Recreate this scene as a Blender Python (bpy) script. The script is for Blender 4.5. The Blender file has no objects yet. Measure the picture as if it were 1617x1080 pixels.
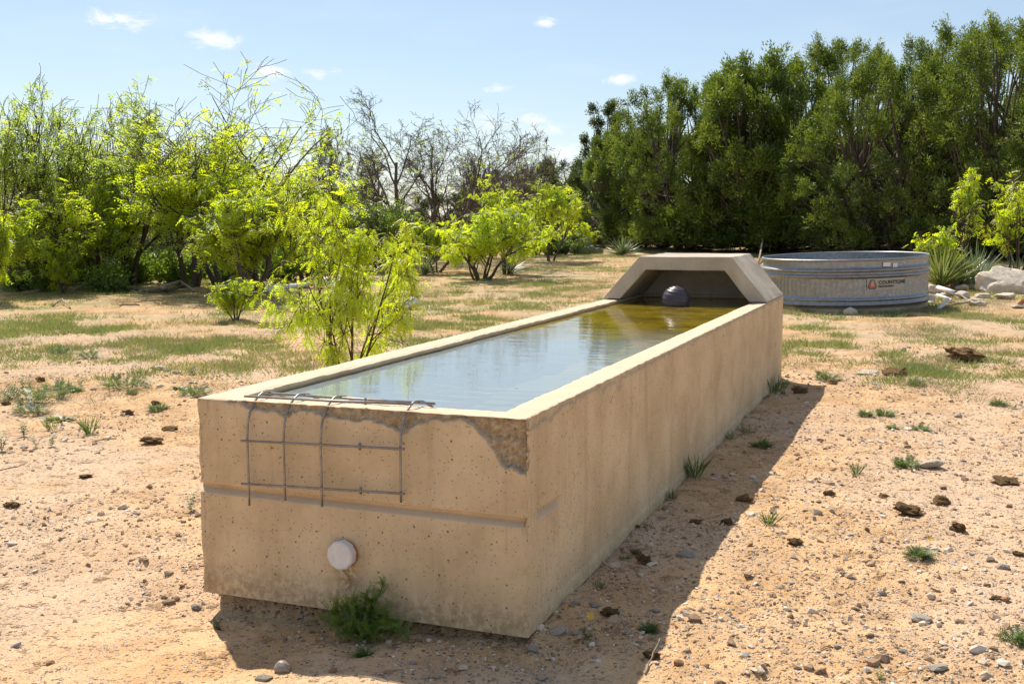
import bpy, bmesh, math
import numpy as np
from mathutils import Matrix, Vector

SC = bpy.context.scene
COL = SC.collection
TAU = 2 * math.pi

# ------------------------------------------------------------------ camera, sky, sun, exposure
CX, CY, FPX, PITCH, ROLL, CAMH = 808.5, 540.0, 1739.7, 0.1116, -0.0042, 1.5
cam = bpy.data.cameras.new('camera')
cam.sensor_width = 36.0
cam.lens = FPX / 1617 * 36
cam.clip_start = 0.05
cam.clip_end = 3000
camo = bpy.data.objects.new('camera', cam)
COL.objects.link(camo)
_F = Vector((0, math.cos(PITCH), -math.sin(PITCH)))
_R0 = Vector((1, 0, 0))
_U0 = Vector((0, math.sin(PITCH), math.cos(PITCH)))
_X = _R0 * math.cos(ROLL) + _U0 * math.sin(ROLL)
_Y = -_R0 * math.sin(ROLL) + _U0 * math.cos(ROLL)
camo.matrix_world = Matrix(((_X.x, _Y.x, -_F.x, 0), (_X.y, _Y.y, -_F.y, 0), (_X.z, _Y.z, -_F.z, CAMH), (0, 0, 0, 1)))
SC.camera = camo

SUN_EL = math.radians(52)
SUN_AZ = math.radians(-24.9)          # from +Y, clockwise positive
sun_dir = Vector((math.sin(SUN_AZ) * math.cos(SUN_EL), math.cos(SUN_AZ) * math.cos(SUN_EL), math.sin(SUN_EL)))
sun = bpy.data.lights.new('sun', 'SUN')
sun.energy = 3.7
sun.angle = math.radians(0.53)
sun.color = (1.0, 0.93, 0.82)
suno = bpy.data.objects.new('sun', sun)
COL.objects.link(suno)
suno.rotation_euler = (-sun_dir).to_track_quat('-Z', 'Y').to_euler()

world = bpy.data.worlds.new('World')
SC.world = world
world.use_nodes = True
SKY_STRENGTH = 0.064

SC.view_settings.view_transform = 'Standard'
SC.view_settings.look = 'None'
SC.view_settings.gamma = 1
SC.view_settings.use_curve_mapping = False
SC.view_settings.exposure = 0.85
SC.render.engine = 'CYCLES'
SC.cycles.use_denoising = True
SC.cycles.max_bounces = 4
SC.cycles.diffuse_bounces = 2
SC.cycles.transmission_bounces = 3
SC.cycles.glossy_bounces = 3
SC.cycles.transparent_max_bounces = 8


# ------------------------------------------------------------------ node helper
class NT:
    def __init__(self, tree):
        self.t = tree
        tree.nodes.clear()

    def n(self, typ, props=None, **inp):
        nd = self.t.nodes.new('ShaderNode' + typ)
        for k, v in (props or {}).items():
            setattr(nd, k, v)
        for k, v in inp.items():
            key = int(k[1:]) if k[0] == 'i' and k[1:].isdigit() else k.replace('_', ' ')
            s = nd.inputs[key]
            if isinstance(v, bpy.types.NodeSocket):
                self.t.links.new(v, s)
            elif isinstance(v, bpy.types.Node):
                self.t.links.new(v.outputs[0], s)
            else:
                s.default_value = v
        return nd

    def m(self, op, a, b=0.0, c=0.0, clamp=False):
        return self.n('Math', {'operation': op, 'use_clamp': clamp}, i0=a, i1=b, i2=c).outputs[0]

    def vm(self, op, a, b=(0, 0, 0)):
        return self.n('VectorMath', {'operation': op}, i0=a, i1=b).outputs[0]

    def smooth(self, v, lo, hi, a=0.0, b=1.0):
        return self.n('MapRange', {'interpolation_type': 'SMOOTHSTEP'}, Value=v, From_Min=lo, From_Max=hi, To_Min=a, To_Max=b).outputs[0]

    def mix(self, f, a, b, mode='MIX'):
        nd = self.t.nodes.new('ShaderNodeMix')
        nd.data_type = 'RGBA'
        nd.blend_type = mode
        for i, v in ((0, f), (6, a), (7, b)):
            if isinstance(v, bpy.types.NodeSocket):
                self.t.links.new(v, nd.inputs[i])
            else:
                nd.inputs[i].default_value = v if i == 0 else (*v[:3], 1)
        return nd.outputs[2]

    def noise(self, vec, scale, detail=4.0, rough=0.55, dist=0.0):
        return self.n('TexNoise', None, Vector=vec, Scale=scale, Detail=detail, Roughness=rough, Distortion=dist).outputs[0]

    def ramp(self, fac, stops):
        nd = self.n('ValToRGB', None, Fac=fac)
        el = nd.color_ramp.elements
        while len(el) > 1:
            el.remove(el[-1])
        el[0].position = stops[0][0]
        el[0].color = (*stops[0][1], 1)
        for p, c in stops[1:]:
            e = el.new(p)
            e.color = (*c, 1)
        return nd.outputs[0]


def new_mat(name):
    m = bpy.data.materials.new(name)
    m.use_nodes = True
    return m, NT(m.node_tree)


def out(t, sh):
    t.n('OutputMaterial', None, Surface=sh)


# ------------------------------------------------------------------ sky with small fair-weather clouds
w = NT(world.node_tree)
sky = w.n('TexSky', {'sky_type': 'NISHITA', 'sun_disc': False, 'sun_elevation': SUN_EL, 'sun_rotation': SUN_AZ,
                     'air_density': 1.0, 'dust_density': 0.35, 'ozone_density': 2.2})
tc = w.n('TexCoord')
sep = w.n('SeparateXYZ', None, Vector=tc.outputs['Generated'])
az = w.m('ARCTAN2', sep.outputs[0], sep.outputs[1])
el_ = w.m('ARCSINE', sep.outputs[2])
ae = w.n('CombineXYZ', None, X=az, Y=w.m('MULTIPLY', el_, 2.2), Z=0.0).outputs[0]
n1 = w.noise(ae, 30.0, 4, 0.66, .6)
# px, py, half width, half height
clouds = [(213, 58, 62, 18), (352, 80, 60, 26), (437, 121, 48, 14), (503, 124, 36, 12), (858, 47, 26, 9), (782, 143, 30, 11), (972, 133, 28, 12),
          (805, 196, 78, 22), (862, 210, 54, 18), (890, 243, 60, 18), (150, 245, 120, 26), (1850, 120, 80, 24), (-250, 90, 90, 24)]
cm = None
ae2 = w.n('CombineXYZ', None, X=az, Y=el_, Z=0.0).outputs[0]
for (px, py, rx, ry) in clouds:
    ca = math.atan((px - CX) / FPX)
    ce = math.atan((345 - py) / FPX)
    v_ = w.n('VectorMath', {'operation': 'MULTIPLY_ADD'}, i0=ae2, i1=(FPX / rx, FPX / ry, 1), i2=(-ca * FPX / rx, -ce * FPX / ry, 0)).outputs[0]
    d = w.n('VectorMath', {'operation': 'LENGTH'}, i0=v_).outputs['Value']
    cm = d if cm is None else w.m('MINIMUM', cm, d)
cm = w.m('ADD', w.m('SUBTRACT', 1.0, w.m('MINIMUM', cm, 1.6)), w.m('MULTIPLY', w.m('SUBTRACT', n1, 0.52), 3.4))
cmask = w.smooth(cm, 0.05, 1.15, 0.0, 0.9)
n3 = w.noise(w.vm('MULTIPLY', ae, (1.0, 2.0, 1.0)), 5.0, 3, 0.6)
veil = w.smooth(n3, 0.46, 0.82, 0.0, 0.16)
cmask = w.m('MAXIMUM', cmask, veil)
skyc = w.mix(0.22, sky.outputs[0], (7.4, 8.5, 9.7))
skyc = w.mix(cmask, skyc, (9.2, 9.35, 9.6))
bg = w.n('Background', None, Color=skyc, Strength=SKY_STRENGTH)
w.n('OutputWorld', None, Surface=bg)


# ------------------------------------------------------------------ noise (numpy)
_perm = np.random.RandomState(7).permutation(1024)
_g3 = np.random.RandomState(8).normal(size=(1024, 3))
_g3 /= np.linalg.norm(_g3, axis=1)[:, None]


def perlin(p):
    p = np.asarray(p, float)
    i = np.floor(p).astype(int)
    f = p - i
    u = f * f * f * (f * (f * 6 - 15) + 10)
    r = 0
    for dx in (0, 1):
        for dy in (0, 1):
            for dz in (0, 1):
                h = _perm[(_perm[(_perm[(i[..., 0] + dx) & 1023] + i[..., 1] + dy) & 1023] + i[..., 2] + dz) & 1023]
                g = _g3[h]
                d = g[..., 0] * (f[..., 0] - dx) + g[..., 1] * (f[..., 1] - dy) + g[..., 2] * (f[..., 2] - dz)
                r = r + d * (u[..., 0] if dx else 1 - u[..., 0]) * (u[..., 1] if dy else 1 - u[..., 1]) * (u[..., 2] if dz else 1 - u[..., 2])
    return r * 1.4


def fbm(p, o=4, g=.5):
    p = np.asarray(p, float)
    a, r = 1, 0
    for k in range(o):
        r = r + a * perlin(p * 2 ** k + k * 17.3)
        a *= g
    return r


def n2d(x, y, s, o=3, off=0.0):
    x = np.asarray(x, float)
    return fbm(np.stack([x * s + off, np.asarray(y, float) * s + off * 1.7, np.zeros_like(x) + .37 + off], -1), o)


def sst(v, a, b):
    t = np.clip((np.asarray(v, float) - a) / (b - a), 0, 1)
    return t * t * (3 - 2 * t)


# ------------------------------------------------------------------ the trough's frame
TB = np.array([0.0494, 3.8281])
TYAW = 0.3742
TW, TL, TH, TT = 1.405, 6.591, 0.796, 0.14
DL = np.array([math.sin(TYAW), math.cos(TYAW)])
DW = np.array([-math.cos(TYAW), math.sin(TYAW)])
WATER_Z = 0.766


def t2w(w_, l_, z=0.0):
    q = TB + DW * w_ + DL * l_
    return Vector((q[0], q[1], z))


_hr = np.random.RandomState(12)
HOOF = [(_hr.uniform(-3.2, 3.4), _hr.uniform(2.8, 8.5), _hr.uniform(.045, .075), _hr.uniform(.008, .02)) for _ in range(130)]


def gz(x, y, detail=True):
    """ground height"""
    x = np.asarray(x, float)
    y = np.asarray(y, float)
    r = np.hypot(x, y)
    z = 0.013 * np.log1p(np.exp(np.clip(r - 8, -30, 50)))
    z = np.where(r > 55, 0.013 * 47 + 0.003 * (r - 55), z)
    rx, ry = x - TB[0], y - TB[1]
    wv = rx * DW[0] + ry * DW[1]
    lv = rx * DL[0] + ry * DL[1]
    dw_ = np.maximum(np.maximum(-wv, wv - TW), 0)
    dl_ = np.maximum(np.maximum(-lv, lv - TL), 0)
    d = np.hypot(dw_, dl_)
    front = 1 - sst(lv, -.05, .5)
    dip = (0.040 + 0.050 * sst(wv, 0, TW)) * front * np.exp(-(d / 1.1) ** 2) + 0.004 * np.exp(-(d / .3) ** 2)
    z = z - dip
    if detail:
        near = 1 - sst(r, 14, 30)
        a = 0.009 + 0.014 * sst(n2d(x, y, .6, 2, 5.1), -.1, .5)
        z = z + near * (0.010 * n2d(x, y, 1.3, 2) + a * n2d(x, y, 4.2, 3, 3.3) + 0.007 * n2d(x, y, 17, 2, 9.1) * (1 - sst(r, 7, 12)))
        for (hx, hy, hr, hd) in HOOF:
            q_ = ((x - hx) ** 2 + (y - hy) ** 2) / hr ** 2
            z = z - hd * (np.exp(-q_ * 1.3) - .45 * np.exp(-((np.sqrt(q_) - 1.35) / .4) ** 2))
        # soil banked unevenly against the right wall
        z = z + np.where((wv < 0) & (lv > -.1), (.006 + .022 * np.clip(n2d(x, y, 2.6, 2, 4.4) + .2, 0, 1)) * np.exp(-(d / .10) ** 2), 0)
        z = z + (1 - near) * 0.06 * n2d(x, y, .25, 2, 1.0)
    if not detail:
        return z
    jag = 0.02 * n2d(x, y, 9.0, 2, 2.2)
    inside = (wv > .045 + jag) & (wv < TW - .045 + jag) & (lv > .05 + jag) & (lv < TL - .045 + jag)
    return np.where(inside, -0.006, z)


def ray(px, py):
    u, v = px - CX, py - CY
    u, v = u * math.cos(ROLL) + v * math.sin(ROLL), -u * math.sin(ROLL) + v * math.cos(ROLL)
    d = np.array([u, FPX * math.cos(PITCH) - v * math.sin(PITCH), -FPX * math.sin(PITCH) - v * math.cos(PITCH)])
    return d / np.linalg.norm(d)


def on_ground(px, py):
    d = ray(px, py)
    t = 1.0
    lo, hi = 1.0, 200.0
    for _ in range(50):
        t = .5 * (lo + hi)
        p = d * t
        if CAMH + p[2] > gz(p[0], p[1], False):
            lo = t
        else:
            hi = t
    p = d * t
    return Vector((p[0], p[1], float(gz(p[0], p[1]))))


def at(px, dist):
    """ground point in the direction of column px at a distance"""
    a = math.atan((px - CX) / FPX)
    x, y = dist * math.sin(a), dist * math.cos(a)
    return Vector((x, y, float(gz(x, y))))


def mpp(p):
    """metres per photograph pixel at a point"""
    return math.hypot(p[0], p[1]) / FPX


def z_of(py, dist):
    """height that shows at row py at a distance"""
    return CAMH + (345 - py) / FPX * dist


# ------------------------------------------------------------------ mesh helpers
def mkmesh(name, V, F3=None, F4=None, smooth=False, mats=(), attrs=None, midx=None):
    V = np.asarray(V, np.float32).reshape(-1, 3)
    F3 = np.zeros((0, 3), np.int32) if F3 is None else np.asarray(F3, np.int32).reshape(-1, 3)
    F4 = np.zeros((0, 4), np.int32) if F4 is None else np.asarray(F4, np.int32).reshape(-1, 4)
    me = bpy.data.meshes.new(name)
    me.vertices.add(len(V))
    me.vertices.foreach_set('co', V.ravel())
    n3, n4 = len(F3), len(F4)
    me.loops.add(n3 * 3 + n4 * 4)
    me.loops.foreach_set('vertex_index', np.concatenate([F3.ravel(), F4.ravel()]))
    me.polygons.add(n3 + n4)
    st = np.concatenate([np.arange(n3) * 3, n3 * 3 + np.arange(n4) * 4]).astype(np.int32)
    me.polygons.foreach_set('loop_start', st)
    me.polygons.foreach_set('use_smooth', np.full(n3 + n4, smooth, bool))
    for m in mats:
        me.materials.append(m)
    if midx is not None:
        me.polygons.foreach_set('material_index', np.asarray(midx, np.int32))
    me.update(calc_edges=True)
    for k, a in (attrs or {}).items():
        me.attributes.new(k, 'FLOAT', 'POINT').data.foreach_set('value', np.asarray(a, np.float32).ravel())
    me.validate()
    return me


def tag(o, label=None, cat=None, group=None, kind=None):
    if label:
        o['label'] = label
    if cat:
        o['category'] = cat
    if group:
        o['group'] = group
    if kind:
        o['kind'] = kind
    return o


def obj(name, me, parent=None, loc=(0, 0, 0), rot=(0, 0, 0), scale=(1, 1, 1)):
    o = bpy.data.objects.new(name, me)
    COL.objects.link(o)
    o.parent = parent
    o.location = loc
    o.rotation_euler = rot
    o.scale = scale
    return o


def empty(name, loc=(0, 0, 0), rz=0.0, scale=(1, 1, 1)):
    o = bpy.data.objects.new(name, None)
    COL.objects.link(o)
    o.location = loc
    o.rotation_euler = (0, 0, rz)
    o.scale = scale
    o.empty_display_size = .1
    return o


def copy_tree(o, parent=None):
    c = o.copy()
    COL.objects.link(c)
    c.parent = parent
    for ch in list(o.children):
        copy_tree(ch, c)
    return c


def unit(v):
    v = np.asarray(v, float)
    return v / np.maximum(np.linalg.norm(v, axis=-1, keepdims=True), 1e-9)


def frames(d, rng, nhint=None):
    """rotation matrices with x along d; z near nhint, else random roll"""
    d = unit(d)
    a = rng.normal(size=d.shape) if nhint is None else nhint + rng.normal(0, .25, d.shape)
    y = unit(np.cross(a, d))
    z = np.cross(d, y)
    return np.stack([d, y, z], -1)


def scatter(tv, tf, pos, R, sc):
    sc = np.asarray(sc, float)
    s = sc[:, None, None] if sc.ndim == 1 else sc[:, None, :]
    v = np.einsum('kij,knj->kni', R, tv[None] * s) + pos[:, None]
    n = len(tv)
    f = tf[None] + (np.arange(len(pos)) * n)[:, None, None]
    return v.reshape(-1, 3), f.reshape(-1, tf.shape[1])


def tubes(paths, sides=5):
    """paths: list of (pts (n,3), radii (n,)) -> V, quads"""
    Vs, Fs = [], []
    off = 0
    ang = np.arange(sides) / sides * TAU
    ca, sa = np.cos(ang), np.sin(ang)
    for pts, rad in paths:
        pts = np.asarray(pts, float)
        n = len(pts)
        t = np.gradient(pts, axis=0)
        t = unit(t)
        h = np.array([.31, .12, .94]) if abs(t[0][2]) < .8 else np.array([.94, .3, .1])
        u = unit(np.cross(t, h))
        v = np.cross(t, u)
        ring = pts[:, None] + np.asarray(rad)[:, None, None] * (ca[None, :, None] * u[:, None] + sa[None, :, None] * v[:, None])
        Vs.append(ring.reshape(-1, 3))
        i = np.arange(n - 1)[:, None] * sides
        j = np.arange(sides)[None]
        j2 = (j + 1) % sides
        q = np.stack([i + j, i + j2, i + sides + j2, i + sides + j], -1).reshape(-1, 4)
        Fs.append(q + off)
        off += n * sides
    return np.concatenate(Vs), np.concatenate(Fs)


def capped_tube(pts, rad, sides=12):
    V, F = tubes([(pts, rad)], sides)
    n = len(V)
    V = np.vstack([V, pts[0], pts[-1]])
    j = np.arange(sides)
    f3 = np.concatenate([np.stack([np.full(sides, n), (j + 1) % sides, j], -1),
                         np.stack([np.full(sides, n + 1), n - sides + j, n - sides + (j + 1) % sides], -1)])
    return V, f3, F


def box_mesh(name, sx, sy, sz, mat, bevel=.003):
    bm = bmesh.new()
    bmesh.ops.create_cube(bm, size=1)
    for v in bm.verts:
        v.co = Vector((v.co.x * sx, v.co.y * sy, v.co.z * sz))
    if bevel:
        bmesh.ops.bevel(bm, geom=bm.edges[:], offset=bevel, segments=1, affect='EDGES')
    me = bpy.data.meshes.new(name)
    bm.to_mesh(me)
    bm.free()
    me.materials.append(mat)
    return me


# ------------------------------------------------------------------ materials
def mat_ground():
    m, t = new_mat('sandy_soil')
    g = t.n('NewGeometry')
    P = g.outputs['Position']
    big = t.noise(P, .55, 3, .55)
    mid = t.noise(P, 3.2, 5, .62)
    fine = t.noise(P, 26, 5, .7)
    c = t.mix(t.smooth(mid, .3, .72), (.50, .298, .140), (.68, .44, .235))
    pink = (.60, .44, .315)
    c = t.mix(t.m('MULTIPLY', t.smooth(big, .42, .62), .65), c, pink)
    # small pebbles and grit in the soil
    v = t.n('TexVoronoi', None, Vector=P, Scale=62.0, Randomness=1.0)
    sepc = t.n('SeparateColor', None, Color=v.outputs['Color'])
    peb = t.m('MULTIPLY', t.smooth(v.outputs['Distance'], .50, .28), t.m('GREATER_THAN', sepc.outputs[0], t.smooth(mid, .25, .7, .45, .88)))
    pc = t.ramp(sepc.outputs[1], [(0, (.12, .085, .06)), (.22, (.30, .21, .15)), (.5, (.52, .42, .33)), (.8, (.66, .58, .50)), (1, (.40, .38, .38))])
    c = t.mix(t.m('MULTIPLY', peb, .85), c, pc)
    v2 = t.n('TexVoronoi', None, Vector=P, Scale=170.0, Randomness=1.0)
    sc2 = t.n('SeparateColor', None, Color=v2.outputs['Color'])
    grit = t.m('MULTIPLY', t.smooth(v2.outputs['Distance'], .5, .25), t.m('GREATER_THAN', sc2.outputs[0], .72))
    c = t.mix(t.m('MULTIPLY', grit, .6), c, t.ramp(sc2.outputs[1], [(0, (.16, .11, .075)), (.5, (.42, .32, .24)), (1, (.66, .57, .48))]))
    # crumbly darker earth
    clod = t.smooth(t.noise(P, 9, 4, .7), .57, .68)
    c = t.mix(t.m('MULTIPLY', clod, .6), c, (.27, .155, .075))
    c = t.mix(t.smooth(fine, .35, .8, 0, .22), c, (.30, .19, .11))
    # litter of dry grass farther out
    dist = t.vm('LENGTH', P)
    ln = t.n('VectorMath', {'operation': 'LENGTH'}, i0=P).outputs['Value']
    lit = t.m('MULTIPLY', t.smooth(ln, 10, 17), t.smooth(t.noise(P, 1.1, 4, .6), .42, .58))
    c = t.mix(t.m('MULTIPLY', lit, .4), c, (.40, .33, .17))
    gr = t.m('MULTIPLY', t.smooth(ln, 12, 20), t.smooth(t.noise(t.vm('ADD', P, (31, 7, 3)), .9, 4, .6), .50, .62))
    c = t.mix(t.m('MULTIPLY', gr, .55), c, (.17, .21, .07))
    hgt = t.m('ADD', t.m('MULTIPLY', fine, .45), t.m('ADD', t.m('MULTIPLY', peb, .6), t.m('MULTIPLY', grit, .22)))
    hgt = t.m('ADD', hgt, t.m('MULTIPLY', clod, .6))
    b = t.n('Bump', None, Strength=1.0, Distance=.02, Height=hgt)
    bs = t.n('BsdfPrincipled', None, Base_Color=c, Roughness=.95, Normal=b.outputs[0])
    bs.inputs['Specular IOR Level'].default_value = .15
    out(t, bs)
    return m


def mat_concrete(name='tan_concrete', base=((.57, .42, .245), (.72, .55, .345)), trough=True):
    m, t = new_mat(name)
    tcn = t.n('TexCoord')
    P = tcn.outputs['Object']
    mid = t.noise(P, 3.0, 5, .6)
    fine = t.noise(P, 45, 5, .7)
    c = t.mix(t.smooth(mid, .3, .7), *base)
    streak = t.noise(t.vm('MULTIPLY', P, (7, 7, .7)), 1.0, 4, .6)
    c = t.mix(t.smooth(streak, .52, .75, 0, .32), c, (.36, .24, .13))
    blot = t.noise(t.vm('ADD', P, (3.1, 1.7, .4)), 1.7, 4, .65)
    c = t.mix(t.smooth(blot, .55, .72, 0, .40), c, (.40, .27, .15))
    c = t.mix(t.smooth(fine, .45, .8, 0, .25), c, (.30, .21, .13))
    # hairline cracks, pale mineral drips, faint form-board joints
    vc = t.n('TexVoronoi', {'feature': 'DISTANCE_TO_EDGE'}, Vector=t.vm('ADD', P, t.n('TexNoise', None, Vector=P, Scale=2.5, Detail=4.0).outputs['Color']), Scale=.9)
    crack = t.m('MULTIPLY', t.smooth(vc.outputs['Distance'], .0045, .001), t.smooth(t.noise(P, 1.3, 2, .5), .5, .62))
    c = t.mix(t.m('MULTIPLY', crack, .55), c, (.22, .15, .09))
    drip = t.noise(t.vm('MULTIPLY', P, (26, 26, .9)), 1.0, 3, .6)
    c = t.mix(t.smooth(drip, .58, .78, 0, .30), c, (.74, .62, .46))
    c = t.mix(t.smooth(t.noise(t.vm('MULTIPLY', P, (34, 34, 1.4)), 1.0, 3, .6), .60, .78, 0, .35), c, (.34, .235, .13))
    # bug holes
    def holes(scale, thr, rad):
        v = t.n('TexVoronoi', None, Vector=P, Scale=scale, Randomness=1.0)
        s_ = t.n('SeparateColor', None, Color=v.outputs['Color'])
        r = t.m('MULTIPLY', s_.outputs[1], rad)
        inside = t.m('LESS_THAN', v.outputs['Distance'], t.m('ADD', r, .03))
        return t.m('MULTIPLY', inside, t.m('GREATER_THAN', s_.outputs[0], thr))
    h1 = holes(52, .80, .20)
    h2 = holes(125, .72, .30)
    h = t.m('MAXIMUM', h1, t.m('MULTIPLY', h2, .8))
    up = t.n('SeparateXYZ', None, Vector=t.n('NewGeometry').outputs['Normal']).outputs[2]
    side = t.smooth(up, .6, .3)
    h = t.m('MULTIPLY', h, side)
    c = t.mix(t.m('MULTIPLY', h, .80), c, (.12, .075, .04))
    hg = t.m('SUBTRACT', t.m('MULTIPLY', fine, .30), t.m('MULTIPLY', h, .8))
    if trough:
        sp = t.n('Attribute', {'attribute_name': 'spall'}).outputs['Fac']
        st = t.n('Attribute', {'attribute_name': 'stain'}).outputs['Fac']
        dp = t.n('Attribute', {'attribute_name': 'damp'}).outputs['Fac']
        al = t.n('Attribute', {'attribute_name': 'algae'}).outputs['Fac']
        rn = t.noise(P, 70, 4, .75)
        agg = t.mix(t.smooth(t.noise(P, 38, 5, .7), .38, .66), (.38, .27, .155), (.70, .55, .37))
        c = t.mix(t.m('MULTIPLY', sp, .8), c, agg)
        c = t.mix(t.m('MULTIPLY', st, .7), c, (.25, .19, .13))
        c = t.mix(t.m('MULTIPLY', t.m('MULTIPLY', dp, t.smooth(t.noise(P, 30, 4, .7), .36, .60)), .8), c, (.21, .13, .065))
        c = t.mix(al, c, t.mix(t.smooth(t.noise(P, 5, 5, .7), .35, .7), (.10, .075, .02), (.40, .29, .035)))
        # dusty pale top surfaces; the pale also paints skylight on the groove lip
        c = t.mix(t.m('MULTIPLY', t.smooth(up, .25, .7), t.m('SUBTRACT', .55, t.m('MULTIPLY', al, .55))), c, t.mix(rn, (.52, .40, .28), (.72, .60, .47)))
        hg = t.m('ADD', hg, t.m('MULTIPLY', t.m('MULTIPLY', sp, t.noise(P, 48, 5, .75)), 4.0))
    b = t.n('Bump', None, Strength=.75, Distance=.006, Height=hg)
    bs = t.n('BsdfPrincipled', None, Base_Color=c, Roughness=.88, Normal=b.outputs[0])
    bs.inputs['Specular IOR Level'].default_value = .25
    out(t, bs)
    return m


def mat_simple(name, col, rough=.6, metal=0.0, var=.25, scale=8.0, bump=.3, bdist=.004, col2=None, spec=.4):
    m, t = new_mat(name)
    P = t.n('TexCoord').outputs['Object']
    n = t.noise(P, scale, 5, .65)
    c2 = col2 or tuple(x * (1 - var) for x in col)
    c = t.mix(t.smooth(n, .3, .7), col, c2)
    oi = t.n('ObjectInfo').outputs['Random']
    c = t.mix(t.m('MULTIPLY', oi, .3), c, tuple(min(1, x * .7) for x in col))
    b = t.n('Bump', None, Strength=bump, Distance=bdist, Height=t.noise(P, scale * 5, 5, .7))
    bs = t.n('BsdfPrincipled', None, Base_Color=c, Roughness=rough, Metallic=metal, Normal=b.outputs[0])
    bs.inputs['Specular IOR Level'].default_value = spec
    out(t, bs)
    return m


def mat_leaf(name, a, b, trans, tfac=.5, gloss=.06):
    """a,b reflect colours over the leaf-to-leaf variation, trans: light passing through"""
    m, t = new_mat(name)
    at_ = t.n('Attribute', {'attribute_name': 'tint'}).outputs['Fac']
    c = t.mix(at_, a, b)
    tr = t.mix(at_, trans[0], trans[1])
    d = t.n('BsdfDiffuse', None, Color=c)
    tl = t.n('BsdfTranslucent', None, Color=tr)
    mx = t.n('MixShader', None, i0=tfac, i1=d.outputs[0], i2=tl.outputs[0])
    gl = t.n('BsdfGlossy', None, Color=(.8, .8, .8, 1), Roughness=.45)
    mx2 = t.n('MixShader', None, i0=gloss, i1=mx.outputs[0], i2=gl.outputs[0])
    out(t, mx2)
    return m


def mat_tint(name, stops, rough=.9, bump=0):
    m, t = new_mat(name)
    at_ = t.n('Attribute', {'attribute_name': 'tint'}).outputs['Fac']
    c = t.ramp(at_, stops)
    P = t.n('TexCoord').outputs['Object']
    c = t.mix(t.smooth(t.noise(P, 60, 3, .6), .4, .8, 0, .35), c, (.25, .17, .11))
    bs = t.n('BsdfPrincipled', None, Base_Color=c, Roughness=rough)
    bs.inputs['Specular IOR Level'].default_value = .2
    out(t, bs)
    return m


M_GROUND = mat_ground()
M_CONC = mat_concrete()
M_HOOD = mat_concrete('pale_concrete', ((.40, .34, .265), (.54, .47, .38)), False)
M_BARK = mat_simple('dark_bark', (.13, .10, .078), .95, 0, .5, 14, .8, .01)
M_BARKJ = mat_simple('juniper_bark', (.17, .13, .10), .95, 0, .55, 9, .8, .012)
M_TWIG = mat_simple('grey_twig', (.20, .16, .13), .95, 0, .4, 9, .3, .004)
M_BARE = mat_simple('bare_twig', (.17, .135, .115), .95, 0, .4, 9, .3, .004)
M_SAPL = mat_simple('sapling_bark', (.13, .085, .05), .9, 0, .4, 25, .4, .003)
M_LOG = mat_simple('weathered_wood', (.42, .34, .26), .9, 0, .45, 12, .6, .006)
M_MESQ = mat_leaf('mesquite_leaf', (.31, .37, .018), (.18, .26, .02), ((.83, .91, .02), (.55, .75, .025)), .73)
M_MESQ2 = mat_leaf('mesquite_leaf_far', (.28, .36, .06), (.21, .28, .06), ((.68, .80, .10), (.50, .66, .10)), .70)
M_JUNI = mat_leaf('juniper_leaf', (.20, .26, .032), (.045, .08, .019), ((.34, .43, .03), (.07, .12, .019)), .38, .04)
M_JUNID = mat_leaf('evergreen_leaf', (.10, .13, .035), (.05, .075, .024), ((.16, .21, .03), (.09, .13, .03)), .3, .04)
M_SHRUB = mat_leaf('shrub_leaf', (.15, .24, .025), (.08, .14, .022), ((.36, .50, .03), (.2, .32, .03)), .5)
M_WEED = mat_leaf('weed_leaf', (.12, .19, .045), (.07, .12, .035), ((.22, .32, .05), (.12, .19, .04)), .4)
M_GRASS = mat_leaf('green_grass', (.30, .30, .10), (.15, .20, .055), ((.40, .42, .10), (.24, .31, .07)), .4)
M_DRY = mat_leaf('dry_grass', (.46, .36, .19), (.33, .27, .13), ((.42, .33, .17), (.3, .24, .12)), .35)
M_YUCCA = mat_leaf('yucca_leaf', (.21, .26, .13), (.13, .18, .085), ((.26, .33, .10), (.18, .24, .08)), .3, .12)
M_CACT = mat_simple('cactus_pad', (.20, .25, .12), .7, 0, .35, 18, .4, .006)
M_STONE = mat_simple('pale_limestone', (.78, .67, .53), .92, 0, .35, 7, .9, .012, spec=.2)
M_STONEG = mat_simple('grey_stone', (.50, .42, .35), .85, 0, .35, 9, .8, .008)
M_STONER = mat_simple('rusty_stone', (.42, .22, .11), .9, 0, .35, 14, .6, .006)
M_SLICK = mat_simple('smooth_grey_stone', (.33, .26, .23), .38, 0, .25, 12, .2, .003, spec=.5)
M_DUNG = mat_simple('dry_dung', (.40, .25, .12), .97, 0, .5, 18, 1.0, .02, spec=.1)
M_CLOD = mat_simple('earth_clod', (.42, .265, .13), .97, 0, .4, 14, 1.0, .015, spec=.1)
M_PVC = mat_simple('white_plastic', (.80, .76, .72), .45, 0, .08, 12, .05, .002)
M_PVCOLD = mat_simple('weathered_plastic', (.84, .79, .75), .55, 0, .16, 22, .15, .002)
M_WIRE = mat_simple('galvanised_wire', (.36, .34, .32), .42, .6, .4, 30, .1, .001, col2=(.24, .20, .165))
M_RUST = mat_simple('broken_clay', (.50, .19, .08), .9, 0, .35, 14, .5, .004)
M_BALL = mat_simple('dark_float_plastic', (.055, .045, .062), .38, 0, .3, 14, .15, .002, col2=(.09, .075, .085))
M_GRAV = mat_tint('gravel', [(0, (.21, .145, .095)), (.2, (.36, .24, .15)), (.45, (.52, .37, .24)), (.7, (.64, .52, .40)), (.90, (.74, .66, .56)), (1, (.42, .36, .31))])
M_YEL = mat_simple('yellow_petal', (.75, .45, .02), .6, 0, .1, 5, 0)
M_PUR = mat_simple('purple_petal', (.35, .22, .65), .6, 0, .1, 5, 0)


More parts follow.
